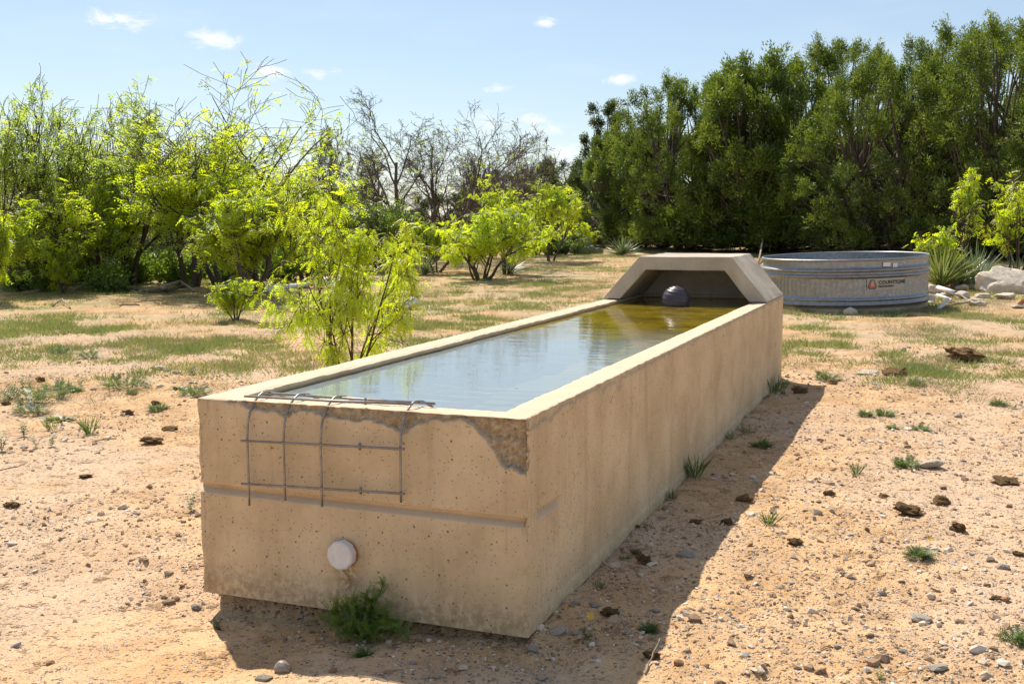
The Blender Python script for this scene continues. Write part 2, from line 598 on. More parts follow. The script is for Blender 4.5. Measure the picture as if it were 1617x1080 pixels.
def mat_tank():
    m, t = new_mat('galvanised_steel')
    P = t.n('TexCoord').outputs['Object']
    v = t.n('TexVoronoi', None, Vector=P, Scale=26.0)
    s_ = t.n('SeparateColor', None, Color=v.outputs['Color']).outputs[0]
    n = t.noise(P, 4, 4, .6)
    c = t.mix(s_, (.25, .26, .275), (.34, .35, .365))
    c = t.mix(t.smooth(n, .45, .75, 0, .5), c, (.33, .30, .26))
    zz = t.n('SeparateXYZ', None, Vector=P).outputs[2]
    c = t.mix(t.m('MULTIPLY', t.smooth(zz, .14, .0), t.smooth(t.noise(P, 9, 4, .7), .3, .6, .3, 1)), c, (.42, .33, .22))
    r = t.m('ADD', .28, t.m('MULTIPLY', n, .25))
    bs = t.n('BsdfPrincipled', None, Base_Color=c, Metallic=.82, Roughness=r)
    out(t, bs)
    return m


def mat_water():
    m, t = new_mat('trough_water')
    P = t.n('TexCoord').outputs['Object']
    a = t.noise(t.vm('MULTIPLY', P, (1.0, 2.2, 1.0)), 3.2, 3, .5)
    b_ = t.noise(t.vm('MULTIPLY', P, (1.0, 2.6, 1.0)), 13, 3, .55)
    h = t.m('ADD', a, t.m('MULTIPLY', b_, .22))
    bp = t.n('Bump', None, Strength=.07, Distance=.02, Height=h)
    fr = t.n('Fresnel', None, IOR=1.33, Normal=bp.outputs[0])
    tr = t.n('BsdfTransparent', None, Color=(.93, .90, .68, 1))
    # turbid water: silt near, grey-blue painted in for sky reflection; algae towards the hood
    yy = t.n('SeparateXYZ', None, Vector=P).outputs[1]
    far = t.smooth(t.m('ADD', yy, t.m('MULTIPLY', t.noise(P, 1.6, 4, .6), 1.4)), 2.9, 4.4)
    murk_sky_tint = t.mix(far, (.36, .415, .42), t.mix(t.smooth(t.noise(P, 4.5, 5, .65), .35, .65), (.24, .165, .012), (.50, .36, .025)))
    body = t.n('MixShader', None, i0=.55, i1=tr.outputs[0], i2=t.n('BsdfDiffuse', None, Color=murk_sky_tint).outputs[0])
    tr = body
    gl = t.n('BsdfGlossy', None, Color=(1, 1, 1, 1), Roughness=.015, Normal=bp.outputs[0])
    out(t, t.n('MixShader', None, i0=fr.outputs[0], i1=tr.outputs[0], i2=gl.outputs[0]))
    return m


M_TANK = mat_tank()
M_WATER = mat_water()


# ------------------------------------------------------------------ ground
def build_ground():
    r1 = np.exp(np.arange(math.log(2.6), math.log(11), .0068))
    r2 = np.exp(np.arange(math.log(11), math.log(70), .02))
    r0 = np.linspace(.25, 2.55, 16)
    r3 = np.array([75, 90, 120, 180, 300, 600, 1200, 2400])
    rr = np.concatenate([r0, r1, r2, r3])
    a1 = np.arange(-.52, .52, .0038)
    a2 = np.linspace(.53, TAU - .53, 110)
    aa = np.concatenate([a1, a2])
    A, R = np.meshgrid(aa, rr)
    X, Y = R * np.sin(A), R * np.cos(A)
    Z = gz(X, Y)
    V = np.stack([X, Y, Z], -1).reshape(-1, 3)
    nr, na = A.shape
    i = np.arange(nr - 1)[:, None] * na
    j = np.arange(na)[None]
    j2 = (j + 1) % na
    q = np.stack([i + j, i + j2, i + na + j2, i + na + j], -1).reshape(-1, 4)[:, ::-1]
    V = np.vstack([V, [0, 0, float(gz(0., 0.))]])
    c = len(V) - 1
    jj = np.arange(na)
    f3 = np.stack([np.full(na, c), (jj + 1) % na, jj], -1)
    me = mkmesh('ground', V, f3, q, True, [M_GROUND])
    return tag(obj('ground', me), 'bare sandy soil with grit and dry grass litter', None, None, 'structure')


build_ground()


# ------------------------------------------------------------------ trough
def build_trough():
    # perimeter samples: front (right->left), left, back, right -> walls between corners
    corners = [(0, 0), (TW, 0), (TW, TL), (0, TL)]
    fr = [np.linspace(0, 1, 190)[:-1],
          np.linspace(0, 1, 300)[:-1],
          np.linspace(0, 1, 40)[:-1],
          (1 - np.linspace(0, 1, 430) ** 1.5)[:-1]]
    fr[3] = np.linspace(0, 1, 430)[:-1]
    fr[3] = 1 - (1 - fr[3]) ** 1.45
    zo = np.concatenate([np.linspace(0, .395, 38), np.linspace(.399, .452, 19), np.linspace(.460, .58, 12), np.linspace(.588, TH - .006, 36)])
    prof = [(0.0, z, 0) for z in zo]
    prof += [(.004, TH, 1)] + [(o, TH, 1) for o in np.linspace(.012, TT - .012, 13)] + [(TT - .003, TH, 1)]
    prof += [(TT, z, 2) for z in (TH - .006, TH - .014, TH - .022, TH - .032, TH - .042, WATER_Z - .002, WATER_Z - .03, .6, .5, .4, .3, .2)]
    prof = np.array(prof)
    O, Zp, K = prof[:, 0], prof[:, 1], prof[:, 2]
    Ws, Ls, wid = [], [], []
    for k in range(4):
        c0, c1 = np.array(corners[k], float), np.array(corners[(k + 1) % 4], float)
        def ins(c, o):
            return np.stack([np.where(c[0] == 0, o, TW - o), np.where(c[1] == 0, o, TL - o)], -1)
        a, b = ins(c0, O), ins(c1, O)
        f = fr[k][:, None, None]
        p = a[None] * (1 - f) + b[None] * f
        Ws.append(p[..., 0])
        Ls.append(p[..., 1])
        wid.append(np.full(p.shape[:2], k))
    Wd, Ld = np.concatenate(Ws), np.concatenate(Ls)
    wid = np.concatenate(wid)
    Zd = np.broadcast_to(Zp, Wd.shape).copy()
    Kd = np.broadcast_to(K, Wd.shape)
    spall = np.zeros_like(Wd)
    stain = np.zeros_like(Wd)
    damp = np.zeros_like(Wd)
    algae = np.zeros_like(Wd)
    P3 = np.stack([Wd, Ld, Zd], -1)
    nz = fbm(P3 * 14, 4, .6)
    nf = fbm(P3 * 45 + 5, 3, .6)
    outer = Kd == 0
    # front face: spalled lip
    fronty = (Ld < .001) & (outer | (Kd == 1))
    x = Wd
    edge_n = n2d(x, np.zeros_like(x), 6.5, 4, 1.3)
    hs = .016 + .030 * np.clip(edge_n + .30, 0, 1.2)
    hs = hs * sst(x, 1.30, 1.05) + .004
    hs = hs + .05 * np.exp(-((x - .50) / .07) ** 2) * 1.0
    corner = .14 * (1 - sst(x, .0, .25)) ** .8 * sst(x, .30, .16) + .05 * (1 - sst(x, 0, .25))
    hs = hs + corner * (1 + .35 * edge_n)
    dz = (TH - Zd) - hs + .014 * nz
    mk = np.where(fronty, sst(-dz, -.002, .006), 0)
    dep = mk * (.008 + .016 * np.clip(nz + .3, 0, 1.3) + .012 * nf + .014 * (1 - sst(x, 0, .2)))
    Lo = dep
    spall = np.maximum(spall, mk)
    stain = np.maximum(stain, np.where(fronty, np.exp(-((dz - .002) / .0036) ** 2), 0) * .75)
    # crack stain near the left front corner
    cl = 1.385 + .016 * n2d(Zd, Zd * 0, 7, 3, 4.4) - .03 * sst(Zd, .6, .78)
    stain = np.maximum(stain, np.where(fronty & outer, np.exp(-((x - cl) / .003) ** 2) * .6, 0))
    # groove across the front
    gl_z = .420 + .012 * (x / TW)
    gt = Zd - gl_z
    gmask = np.where(fronty & outer, 1.0, 0)
    gp = np.where(gt > 0, sst(gt, .020, .012), np.clip((gt + .020) / .020, 0, 1))
    Lo = Lo + gmask * gp * .028
    # low band
    Lo = Lo + np.where(fronty & outer, (1 - sst(Zd, .078 + .01 * nz, .092 + .01 * nz)) * -.004, 0)
    damp = np.where(outer, (1 - sst(Zd + .03 * nz, .03, .17)) * .6, 0)
    damp = damp * np.where(Ld < .001, 1, .45)
    # drain stain under the cap
    damp = np.maximum(damp, np.where(fronty & outer, np.exp(-((x - .735) / .05) ** 2) * sst(Zd, .02, .14) * (1 - sst(Zd, .24, .30)) * 1.2, 0))
    # right face (w = 0)
    right = (Wd < .001) & (outer | (Kd == 1)) & (Ld > .0005)
    er = n2d(Ld, Ld * 0, 5.0, 4, 7.7)
    hr = .010 + .030 * np.clip(er + .15, 0, 1) + .045 * np.exp(-((Ld - 1.15) / .22) ** 2) * np.clip(.6 + er, 0, 1.4) + .03 * np.exp(-((Ld - .1) / .2) ** 2)
    dzr = (TH - Zd) - hr + .010 * nz
    mr = np.where(right, sst(-dzr, -.002, .006), 0)
    Wo = mr * (.004 + .004 * np.clip(nz + .3, 0, 1.3) + .002 * nf)
    spall = np.maximum(spall, mr * .35)
    stain = np.maximum(stain, np.where(right, np.exp(-((dzr - .003) / .006) ** 2), 0) * .4)
    slot = np.where(right & outer, sst(Ld, .105, .125) * (1 - sst(Ld, .37, .39)), 0)
    sg = Zd - (.425 - .01 * (Ld - .12) / .26)
    Wo = Wo + slot * np.where(sg > 0, sst(sg, .020, .012), np.clip((sg + .022) / .022, 0, 1)) * .024
    # small pit near the far end
    pit = np.where(right & outer, np.exp(-(((Ld - 6.18) / .03) ** 2 + ((Zd - .39) / .02) ** 2)), 0)
    Wo = Wo + .02 * pit
    stain = np.maximum(stain, pit)
    Wo = Wo + np.where(right & outer, (1 - sst(Zd, .050, .060)) * -.006, 0)
    # general unevenness
    Zd = Zd + np.where(Kd == 1, .0022 * nz + .001 * nf, 0) - np.where((O[None] > .001) & (O[None] < .006), .003 + .003 * np.clip(nz, 0, 1), 0)
    # chipped inner edges
    inn = (Kd == 1) & (O[None] > TT - .02)
    Zd = Zd - np.where(inn, .004 + .010 * np.clip(nz - .05, 0, 1), 0)
    ino = .006 * nz + .010 * np.clip(n2d(Wd, Ld, 3, 3, 6.6), -1, 1)
    innw = (Kd == 2) & (Zd > WATER_Z + .004)
    Lin = np.where(innw & (wid == 0), ino, 0) - np.where(innw & (wid == 2), ino, 0)
    Win = np.where(innw & (wid == 3), ino, 0) - np.where(innw & (wid == 1), ino, 0)
    Wf = Wd + Wo + Win + .0012 * nz
    Lf = Ld + Lo + Lin + .0012 * nz
    cn = outer & (Wd < .009) & (Ld < .009)
    Wf = Wf + np.where(cn, .009 * np.clip(nz + .15, 0, 1), 0)
    Lf = Lf + np.where(cn, .009 * np.clip(nz + .15, 0, 1), 0)
    cn = outer & (Wd > TW - .009) & (Ld < .009)
    Wf = Wf - np.where(cn, .010 * np.clip(nz + .2, 0, 1), 0)
    algae = np.where(Kd == 2, 1 - sst(Zd, WATER_Z - .004, WATER_Z + .006), 0)
    stain = np.maximum(stain, np.where(Kd == 2, 1.25 * (1 - sst(Zd, TH - .03, TH - .008)), 0))
    # world-oriented local frame: x = -w, y = l
    V = np.stack([-Wf, Lf, Zd], -1)
    ns, nt = Wd.shape
    i = np.arange(ns)[:, None]
    j = np.arange(nt - 1)[None]
    i2 = (i + 1) % ns
    q = np.stack([i * nt + j, i * nt + j + 1, i2 * nt + j + 1, i2 * nt + j], -1).reshape(-1, 4)
    root = empty('concrete_trough', t2w(0, 0), -TYAW)
    tag(root, 'long tan concrete water trough with chipped rim', 'trough')
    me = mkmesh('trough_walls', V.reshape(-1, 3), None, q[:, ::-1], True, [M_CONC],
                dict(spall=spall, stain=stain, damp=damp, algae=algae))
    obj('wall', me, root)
    # floor, uneven with silt
    gx, gy = np.meshgrid(np.linspace(-TW + TT - .01, -TT + .01, 30), np.linspace(TT - .01, TL - TT + .01, 120))
    fz = .46 + .05 * n2d(gx, gy, 2.2, 4, 2.0)
    V = np.stack([gx, gy, fz], -1).reshape(-1, 3)
    n, mm = gx.shape
    a = np.arange(n - 1)[:, None] * mm + np.arange(mm - 1)[None]
    q = np.stack([a, a + 1, a + mm + 1, a + mm], -1).reshape(-1, 4)
    fm, t = new_mat('algae_silt')
    P = t.n('TexCoord').outputs['Object']
    c = t.mix(t.smooth(t.noise(P, 2.6, 6, .68), .34, .68), (.26, .19, .014), (.66, .49, .035))
    c = t.mix(t.smooth(t.noise(t.vm('ADD', P, (4, 2, 1)), 9, 4, .6), .58, .7, 0, .6), c, (.10, .085, .02))
    yy = t.n('SeparateXYZ', None, Vector=P).outputs[1]
    c = t.mix(t.smooth(t.m('ADD', yy, t.m('MULTIPLY', t.noise(P, 2.0, 4, .6), 1.2)), 4.6, 3.4), c, t.mix(t.noise(P, 6, 5, .7), (.17, .175, .13), (.34, .34, .28)))
    out(t, t.n('BsdfPrincipled', None, Base_Color=c, Roughness=.9))
    obj('floor', mkmesh('trough_floor', V, None, q, True, [fm]), root)
    # drain stub and cap on the front
    def rot_y_cyl(r, y0, y1, sides, bev=0):
        ys = [y0, y0, y1 + bev, y1, y1]
        rs = [.0001, r, r, r - bev, .0001]
        a_ = np.arange(sides) / sides * TAU + .2
        V = np.stack([np.stack([rs[k] * np.cos(a_), np.full(sides, ys[k]), rs[k] * np.sin(a_)], -1) for k in range(5)]).reshape(-1, 3)
        i_ = np.arange(4)[:, None] * sides
        jj = np.arange(sides)[None]
        return V, np.stack([i_ + jj, i_ + (jj + 1) % sides, i_ + sides + (jj + 1) % sides, i_ + sides + jj], -1).reshape(-1, 4)
    V, q = rot_y_cyl(.050, .02, -.012, 32)
    stub = obj('drain_pipe', mkmesh('drain_pipe', V, None, q, False, [M_RUST]), root, (-.735, 0, .232))
    V, q = rot_y_cyl(.056, -.010, -.048, 10, .006)
    cp = obj('drain_cap', mkmesh('drain_cap', V, None, q, False, [M_PVCOLD]), root, (-.742, 0, .232))
    tag(cp, 'white ten-sided plastic drain cap')
    return root


TROUGH = build_trough()

# water sheet
gx, gy = np.meshgrid(np.linspace(-TW + TT - .02, -TT + .02, 12), np.linspace(TT - .02, TL - TT + .02, 50))
V = np.stack([gx, gy, gx * 0 + WATER_Z], -1).reshape(-1, 3)
n_, m_ = gx.shape
a_ = np.arange(n_ - 1)[:, None] * m_ + np.arange(m_ - 1)[None]
q_ = np.stack([a_, a_ + 1, a_ + m_ + 1, a_ + m_], -1).reshape(-1, 4)
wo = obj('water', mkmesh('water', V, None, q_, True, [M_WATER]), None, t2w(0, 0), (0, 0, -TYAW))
tag(wo, 'still water filling the concrete trough', None, None, 'structure')


def build_hood():
    l0, l1 = 5.62, TL - .01
    outer = [(TW + .004, .803), (TW - .02, .835), (1.085, 1.172), (.30, 1.172), (.02, .835), (-.004, .803)]
    inner = [(.150, .803), (.355, 1.058), (1.030, 1.058), (1.255, .803)]
    poly = outer + inner

    def shell(poly, y0, y1, name, sub=3):
        bm = bmesh.new()
        vs = [bm.verts.new((-w_, y0, z)) for w_, z in poly]
        f = bm.faces.new(vs)
        r = bmesh.ops.extrude_face_region(bm, geom=[f])
        for v in [g for g in r['geom'] if isinstance(g, bmesh.types.BMVert)]:
            v.co.y = y1
        bmesh.ops.recalc_face_normals(bm, faces=bm.faces[:])
        bmesh.ops.bevel(bm, geom=bm.edges[:], offset=.008, segments=2, affect='EDGES', profile=.6)
        bmesh.ops.triangulate(bm, faces=[f for f in bm.faces if len(f.verts) > 4])
        for _ in range(sub):
            le = [e for e in bm.edges if e.calc_length() > .09]
            if not le:
                break
            bmesh.ops.subdivide_edges(bm, edges=le, cuts=1)
            bmesh.ops.triangulate(bm, faces=[f for f in bm.faces if len(f.verts) > 4])
        co = np.array([v.co for v in bm.verts])
        d = .0035 * fbm(co * 9, 3) + .002 * fbm(co * 30, 2)
        bm.normal_update()
        for v, k in zip(bm.verts, d):
            v.co += v.normal * float(k)
        me = bpy.data.meshes.new(name)
        bm.to_mesh(me)
        bm.free()
        me.materials.append(M_HOOD)
        return me
    root = empty('trough_hood', t2w(0, 0), -TYAW)
    tag(root, 'pale concrete arched hood covering the far end of the trough', 'hood')
    obj('arch', shell(poly, l0, l1, 'hood_arch'), root)
    back = [(1.30, .790), (1.05, 1.085), (.335, 1.085), (.105, .790)]
    obj('back_panel', shell(back, l1 - .10, l1 - .012, 'hood_back'), root)


build_hood()


def build_ball():
    n, k = 48, 64
    th = np.linspace(0, math.pi, k)
    r = .120 - .0035 * np.exp(-((np.mod(th, .30) - .15) / .035) ** 2)
    a = np.arange(n) / n * TAU
    V = np.stack([(r * np.sin(th))[:, None] * np.cos(a), (r * np.sin(th))[:, None] * np.sin(a), np.broadcast_to((r * np.cos(th))[:, None], (k, n))], -1).reshape(-1, 3)
    i = np.arange(k - 1)[:, None] * n
    j = np.arange(n)[None]
    q = np.stack([i + j, i + n + j, i + n + (j + 1) % n, i + (j + 1) % n], -1).reshape(-1, 4)
    o = obj('float_ball', mkmesh('float_ball', V, None, q, True, [M_BALL]), None, t2w(.735, 5.50, WATER_Z + .048), (.12, .08, .4))
    tag(o, 'ridged dark plastic float ball on the water', 'float ball')


build_ball()


def floating_leaves():
    rng = np.random.RandomState(4)
    n = 60
    wv = rng.uniform(TT + .03, TW - TT - .03, n)
    lv = np.where(rng.uniform(0, 1, n) < .55, rng.uniform(4.6, 6.0, n), rng.uniform(.3, 4.6, n))
    a = rng.uniform(0, TAU, n)
    s_ = rng.uniform(.006, .016, n)
    V = np.stack([np.stack([-wv + s_ * np.cos(a + k), lv + s_ * np.sin(a + k) * .6, np.full(n, WATER_Z + .002 + .001 * (k == 0))], -1) for k in (0, 1.9, 3.14, 4.6)], 1).reshape(-1, 3)
    q = (np.arange(n) * 4)[:, None] + np.arange(4)[None]
    o = obj('floating_leaves', mkmesh('floating_leaves', V, None, q, False, [M_DRY], dict(tint=np.repeat(rng.uniform(0, 1, n), 4))), None, t2w(0, 0), (0, 0, -TYAW))
    tag(o, 'bits of leaf and dust floating on the trough water', 'leaf litter', None, 'stuff')


floating_leaves()


def build_wires():
    root = empty('wire_panel', t2w(0, 0), -TYAW)
    tag(root, 'bent galvanised wire mesh panel hooked over the near rim', 'wire panel')
    r = .0048

    def wire(pts):
        V, f3, q = capped_tube(np.array([(-w_, l_, z) for w_, l_, z in pts]), np.full(len(pts), r), 8)
        obj('wire', mkmesh('wire', V, f3, q, True, [M_WIRE]), root)
    for w0, zb, w1 in ((1.150, .387, 1.115), (.985, .423, .955), (.821, .413, .79), (.484, .461, .455)):
        pts = []
        for z in np.linspace(zb, .66, 5):
            pts.append((w0, -.030, z))
        # arch over the lip
        for a in np.linspace(.15, 1, 12):
            u = a * math.pi * .62
            pts.append((w0 + (w1 - w0) * a * .5, -.030 + .115 * (1 - math.cos(u)), .68 + .142 * math.sin(min(u, math.pi / 2)) - .03 * max(0, a - .75)))
        l2, z2 = pts[-1][1], pts[-1][2]
        pts.append((w1, l2 + .06, z2 - .03))
        pts.append((w1, .20, .765))
        for s in np.linspace(0, 1, 8):
            pts.append((w1 - .05 * s, .24 + 1.35 * s, .745 - .012 - .10 * s + .004 * math.sin(9 * s)))
        wire(pts)
    # cross wires
    wire([(1.175, -.038, .645), (.82, -.039, .655), (.463, -.038, .664)])
    wire([(1.178, -.038, .474), (.82, -.040, .486), (.465, -.038, .497)])
    wire([(1.185, .010, .812), (.8, .008, .816), (.455, .010, .823)])
    wire([(1.135, .105, .812), (.75, .103, .812), (.405, .105, .812)])
    for s in (.22, .40, .58, .76, .94):
        wire([(1.13 - .05 * s, .24 + 1.35 * s, .738 - .10 * s), (.7 - .05 * s, .245 + 1.35 * s, .736 - .10 * s), (.35 - .05 * s, .24 + 1.35 * s, .738 - .10 * s)])
    # weld stubs of the missing upright
    for z, l_ in ((.66, -.031), (.492, -.031), (.822, .018)):
        V, f3, q = capped_tube(np.array([(-.652, l_, z - .014), (-.652, l_, z + .012)]), np.array([r, r]) * 1.1, 8)
        obj('wire_stub', mkmesh('wire_stub', V, f3, q, True, [M_WIRE]), root)


build_wires()


# ------------------------------------------------------------------ round steel stock tank
def build_tank():
    R = 1.225
    c = at(1334.5, 17.9)
    root = empty('stock_tank', (c.x, c.y, c.z - .01))
    root.rotation_euler = (math.radians(.5), math.radians(-1.6), 0)
    tag(root, 'round galvanised steel stock tank with ribbed sides', 'stock tank')
    H = .775
    prof = [(-.02, 0)]
    for z in np.linspace(0, H, 76):
        b = 0
        for zc, wd, hh in ((.135, .034, .024), (.205, .030, .018), (.545, .028, .022), (.632, .030, .026)):
            b = b + 1.45 * hh * math.exp(-((z - zc) / wd) ** 2 * 1.4)
        prof.append((b, z))
    na = 400
    a = np.arange(na) / na * TAU
    B = np.array([p[0] for p in prof])
    Z = np.array([p[1] for p in prof])
    flute = .009 * np.sin(a * 100)[None] * (sst(Z, .245, .27) * (1 - sst(Z, .485, .51)))[:, None]
    dent = .008 * fbm(np.stack([np.cos(a)[None] * 3 + Z[:, None] * 0, np.sin(a)[None] * 3 + Z[:, None] * 0, Z[:, None] * 2 + a[None] * 0], -1), 2)
    RR = R + B[:, None] + flute + dent * (sst(Z, 0, .1) * (1 - sst(Z, .7, .8)))[:, None]
    V = np.stack([RR * np.cos(a), RR * np.sin(a), np.broadcast_to(Z[:, None], RR.shape)], -1).reshape(-1, 3)
    k = len(prof)
    i = np.arange(k - 1)[:, None] * na
    j = np.arange(na)[None]
    q = np.stack([i + j, i + (j + 1) % na, i + na + (j + 1) % na, i + na + j], -1).reshape(-1, 4)
    obj('wall', mkmesh('tank_wall', V, None, q, True, [M_TANK]), root)
    Vi = np.concatenate([np.stack([(R - .012) * np.cos(a[::4]), (R - .012) * np.sin(a[::4]), np.full(100, z)], -1) for z in np.linspace(.12, H, 6)])
    i = np.arange(5)[:, None] * 100
    j = np.arange(100)[None]
    qi = np.stack([i + j, i + 100 + j, i + 100 + (j + 1) % 100, i + (j + 1) % 100], -1).reshape(-1, 4)
    obj('lining', mkmesh('tank_lining', Vi, None, qi, True, [M_TANK]), root)
    bmf = np.vstack([np.stack([(R - .01) * np.cos(a[::4]), (R - .01) * np.sin(a[::4]), np.full(100, .12)], -1), [[0, 0, .12]]])
    jj = np.arange(100)
    obj('floor', mkmesh('tank_floor', bmf, np.stack([jj, (jj + 1) % 100, np.full(100, 100)], -1), None, True, [M_TANK]), root)
    # rolled rim
    b = np.arange(10) / 10 * TAU
    at_ = np.arange(160) / 160 * TAU
    rr = (R + .008) + .019 * np.cos(b)
    V = np.stack([rr[None] * np.cos(at_)[:, None], rr[None] * np.sin(at_)[:, None], np.broadcast_to(H + .005 + .019 * np.sin(b)[None], (160, 10))], -1).reshape(-1, 3)
    i = np.arange(160)[:, None]
    j = np.arange(10)[None]
    q = np.stack([i * 10 + j, ((i + 1) % 160) * 10 + j, ((i + 1) % 160) * 10 + (j + 1) % 10, i * 10 + (j + 1) % 10], -1).reshape(-1, 4)
    obj('rim', mkmesh('tank_rim', V, None, q, True, [M_TANK]), root)
    # direction from the tank to the camera in the tank's frame
    base_a = math.atan2(-c.y, -c.x)

    def bend(pts2, z0, a0, rad):
        p = np.asarray(pts2, float)
        ang = a0 + p[:, 0] / rad
        return np.stack([rad * np.cos(ang), rad * np.sin(ang), z0 - .035 + p[:, 1]], -1)

    def patch(name, wdt, hgt, z0, a0, rad, mat, nx=16):
        xs, zs = np.meshgrid(np.linspace(-wdt / 2, wdt / 2, nx), [-hgt / 2, hgt / 2])
        V = bend(np.stack([xs.ravel(), zs.ravel()], -1), z0, a0, rad)
        jx = np.arange(nx - 1)
        return obj(name, mkmesh(name, V, None, np.stack([jx, jx + 1, nx + jx + 1, nx + jx], -1), False, [mat]), root)
    m_lab = mat_simple('faded_label', (.50, .46, .40), .5, 0, .2, 30, 0)
    m_ink = mat_simple('black_ink', (.03, .03, .03), .6, 0, .1, 5, 0)
    m_red = mat_simple('red_ink', (.62, .17, .09), .6, 0, .25, 30, 0)
    m_wht = mat_simple('white_sticker', (.80, .76, .74), .55, 0, .1, 20, 0)
    a_dec = base_a + .50
    rd = R + .018
    lab = patch('decal', .60, .170, .462, a_dec, rd, m_lab)
    tag(lab, 'worn printed label with a red triangle emblem')
    # emblem: black trapezoid outline, red field, pale building shape
    def flat(name, poly, off, mat):
        V = bend(np.array(poly), .462, a_dec, rd + off)
        bm = bmesh.new()
        bm.faces.new([bm.verts.new(v) for v in V])
        me = bpy.data.meshes.new(name)
        bm.to_mesh(me)
        bm.free()
        me.materials.append(mat)
        return obj(name, me, lab)
    ex = -.225
    tri = [(-.066, -.030), (-.048, -.066), (.048, -.066), (.066, -.030), (.026, .066), (-.026, .066)]
    flat('emblem_outline', [(ex + x, y) for x, y in tri], .003, m_ink)
    flat('emblem_field', [(ex + x * .84, y * .84) for x, y in tri], .006, m_red)
    flat('emblem_barn', [(ex - .022, -.018), (ex - .010, -.030), (ex + .010, -.030), (ex + .022, -.018), (ex + .016, .052), (ex - .016, .052)], .009, m_lab)

    def text(body, size, x, y, mat):
        cu = bpy.data.curves.new('lettering', 'FONT')
        cu.body = body
        cu.size = size
        cu.align_x = 'LEFT'
        cu.align_y = 'CENTER'
        cu.resolution_u = 2
        cu.offset = .0022
        to = bpy.data.objects.new('tmp_text', cu)
        COL.objects.link(to)
        bpy.context.view_layer.update()
        me = bpy.data.meshes.new_from_object(to.evaluated_get(bpy.context.evaluated_depsgraph_get()))
        bpy.data.objects.remove(to)
        co = np.array([v.co for v in me.vertices])
        V = bend(np.stack([co[:, 0] + x, co[:, 1] + y], -1), .462, a_dec, rd + .004)
        me.vertices.foreach_set('co', V.astype(np.float32).ravel())
        me.materials.clear()
        me.materials.append(mat)
        me.update()
        o = obj('lettering', me, lab)
        return o
    text('COUNTYLINE', .072, -.135, .022, m_ink)
    text('TRACTOR SUPPLY', .030, -.135, -.034, m_ink)
    for (x, z, wd, hg) in ((.665, .742, .115, .060), (.815, .728, .082, .058)):
        s = patch('sticker', wd, hg, z, base_a + x / rd * .93, R + .012, m_wht, 4)
    return root


build_tank()


# ------------------------------------------------------------------ rocks, clods, debris
def rock_mesh(name, seed, mat, sub=3, rough=.35, flat=1.0, cuts=5, freq=1.3, smooth=False):
    rng = np.random.RandomState(seed)
    bm = bmesh.new()
    bmesh.ops.create_icosphere(bm, subdivisions=sub, radius=1)
    co = np.array([v.co for v in bm.verts])
    co = co * (1 + rough * fbm(co * freq + seed * 3.7, 3))[:, None]
    for _ in range(cuts):
        n = unit(rng.normal(size=3))
        d = rng.uniform(.55, .85)
        k = np.maximum(co @ n - d, 0)
        co = co - k[:, None] * n * .92
    co = co + unit(co) * (.05 * rough * fbm(co * 6 + seed, 3))[:, None]
    co[:, 2] *= flat
    co /= np.abs(co).max(0)
    co[:, 2] *= flat
    co[:, 1] *= .85
    for v, c in zip(bm.verts, co):
        v.co = Vector(c)
    for f in bm.faces:
        f.smooth = smooth
    me = bpy.data.meshes.new(name)
    bm.to_mesh(me)
    bm.free()
    me.materials.append(mat)
    return me


RM = {}


def rock_variant(kind, k):
    key = (kind, k)
    if key not in RM:
        if kind == 'stone':
            RM[key] = rock_mesh('stone', 11 + k, M_STONE, 2, .3, .62, 6)
        elif kind == 'grey':
            RM[key] = rock_mesh('grey_stone', 31 + k, M_STONEG, 2, .3, .6, 6)
        elif kind == 'rust':
            RM[key] = rock_mesh('rusty_stone', 51 + k, M_STONER, 2, .3, .6, 5)
        elif kind == 'slick':
            RM[key] = rock_mesh('slick_stone', 61 + k, M_SLICK, 3, .3, .75, 0, 1.2, True)
        elif kind == 'dung':
            RM[key] = rock_mesh('dung', 71 + k, M_DUNG, 3, .7, .55, 0, 1.7)
        elif kind == 'clod':
            RM[key] = rock_mesh('clod', 91 + k, M_CLOD, 3, .55, .6, 2, 1.6)
        elif kind == 'slab':
            RM[key] = rock_mesh('slab', 111 + k, M_STONE, 3, .25, .32, 5)
        elif kind == 'boulder':
            RM[key] = rock_mesh('boulder', 131 + k, M_STONE, 4, .38, .62, 6, 1.1)
        elif kind == 'flatdung':
            RM[key] = rock_mesh('flat_dung', 151 + k, M_DUNG, 3, .6, .28, 0, 1.9)
    return RM[key]


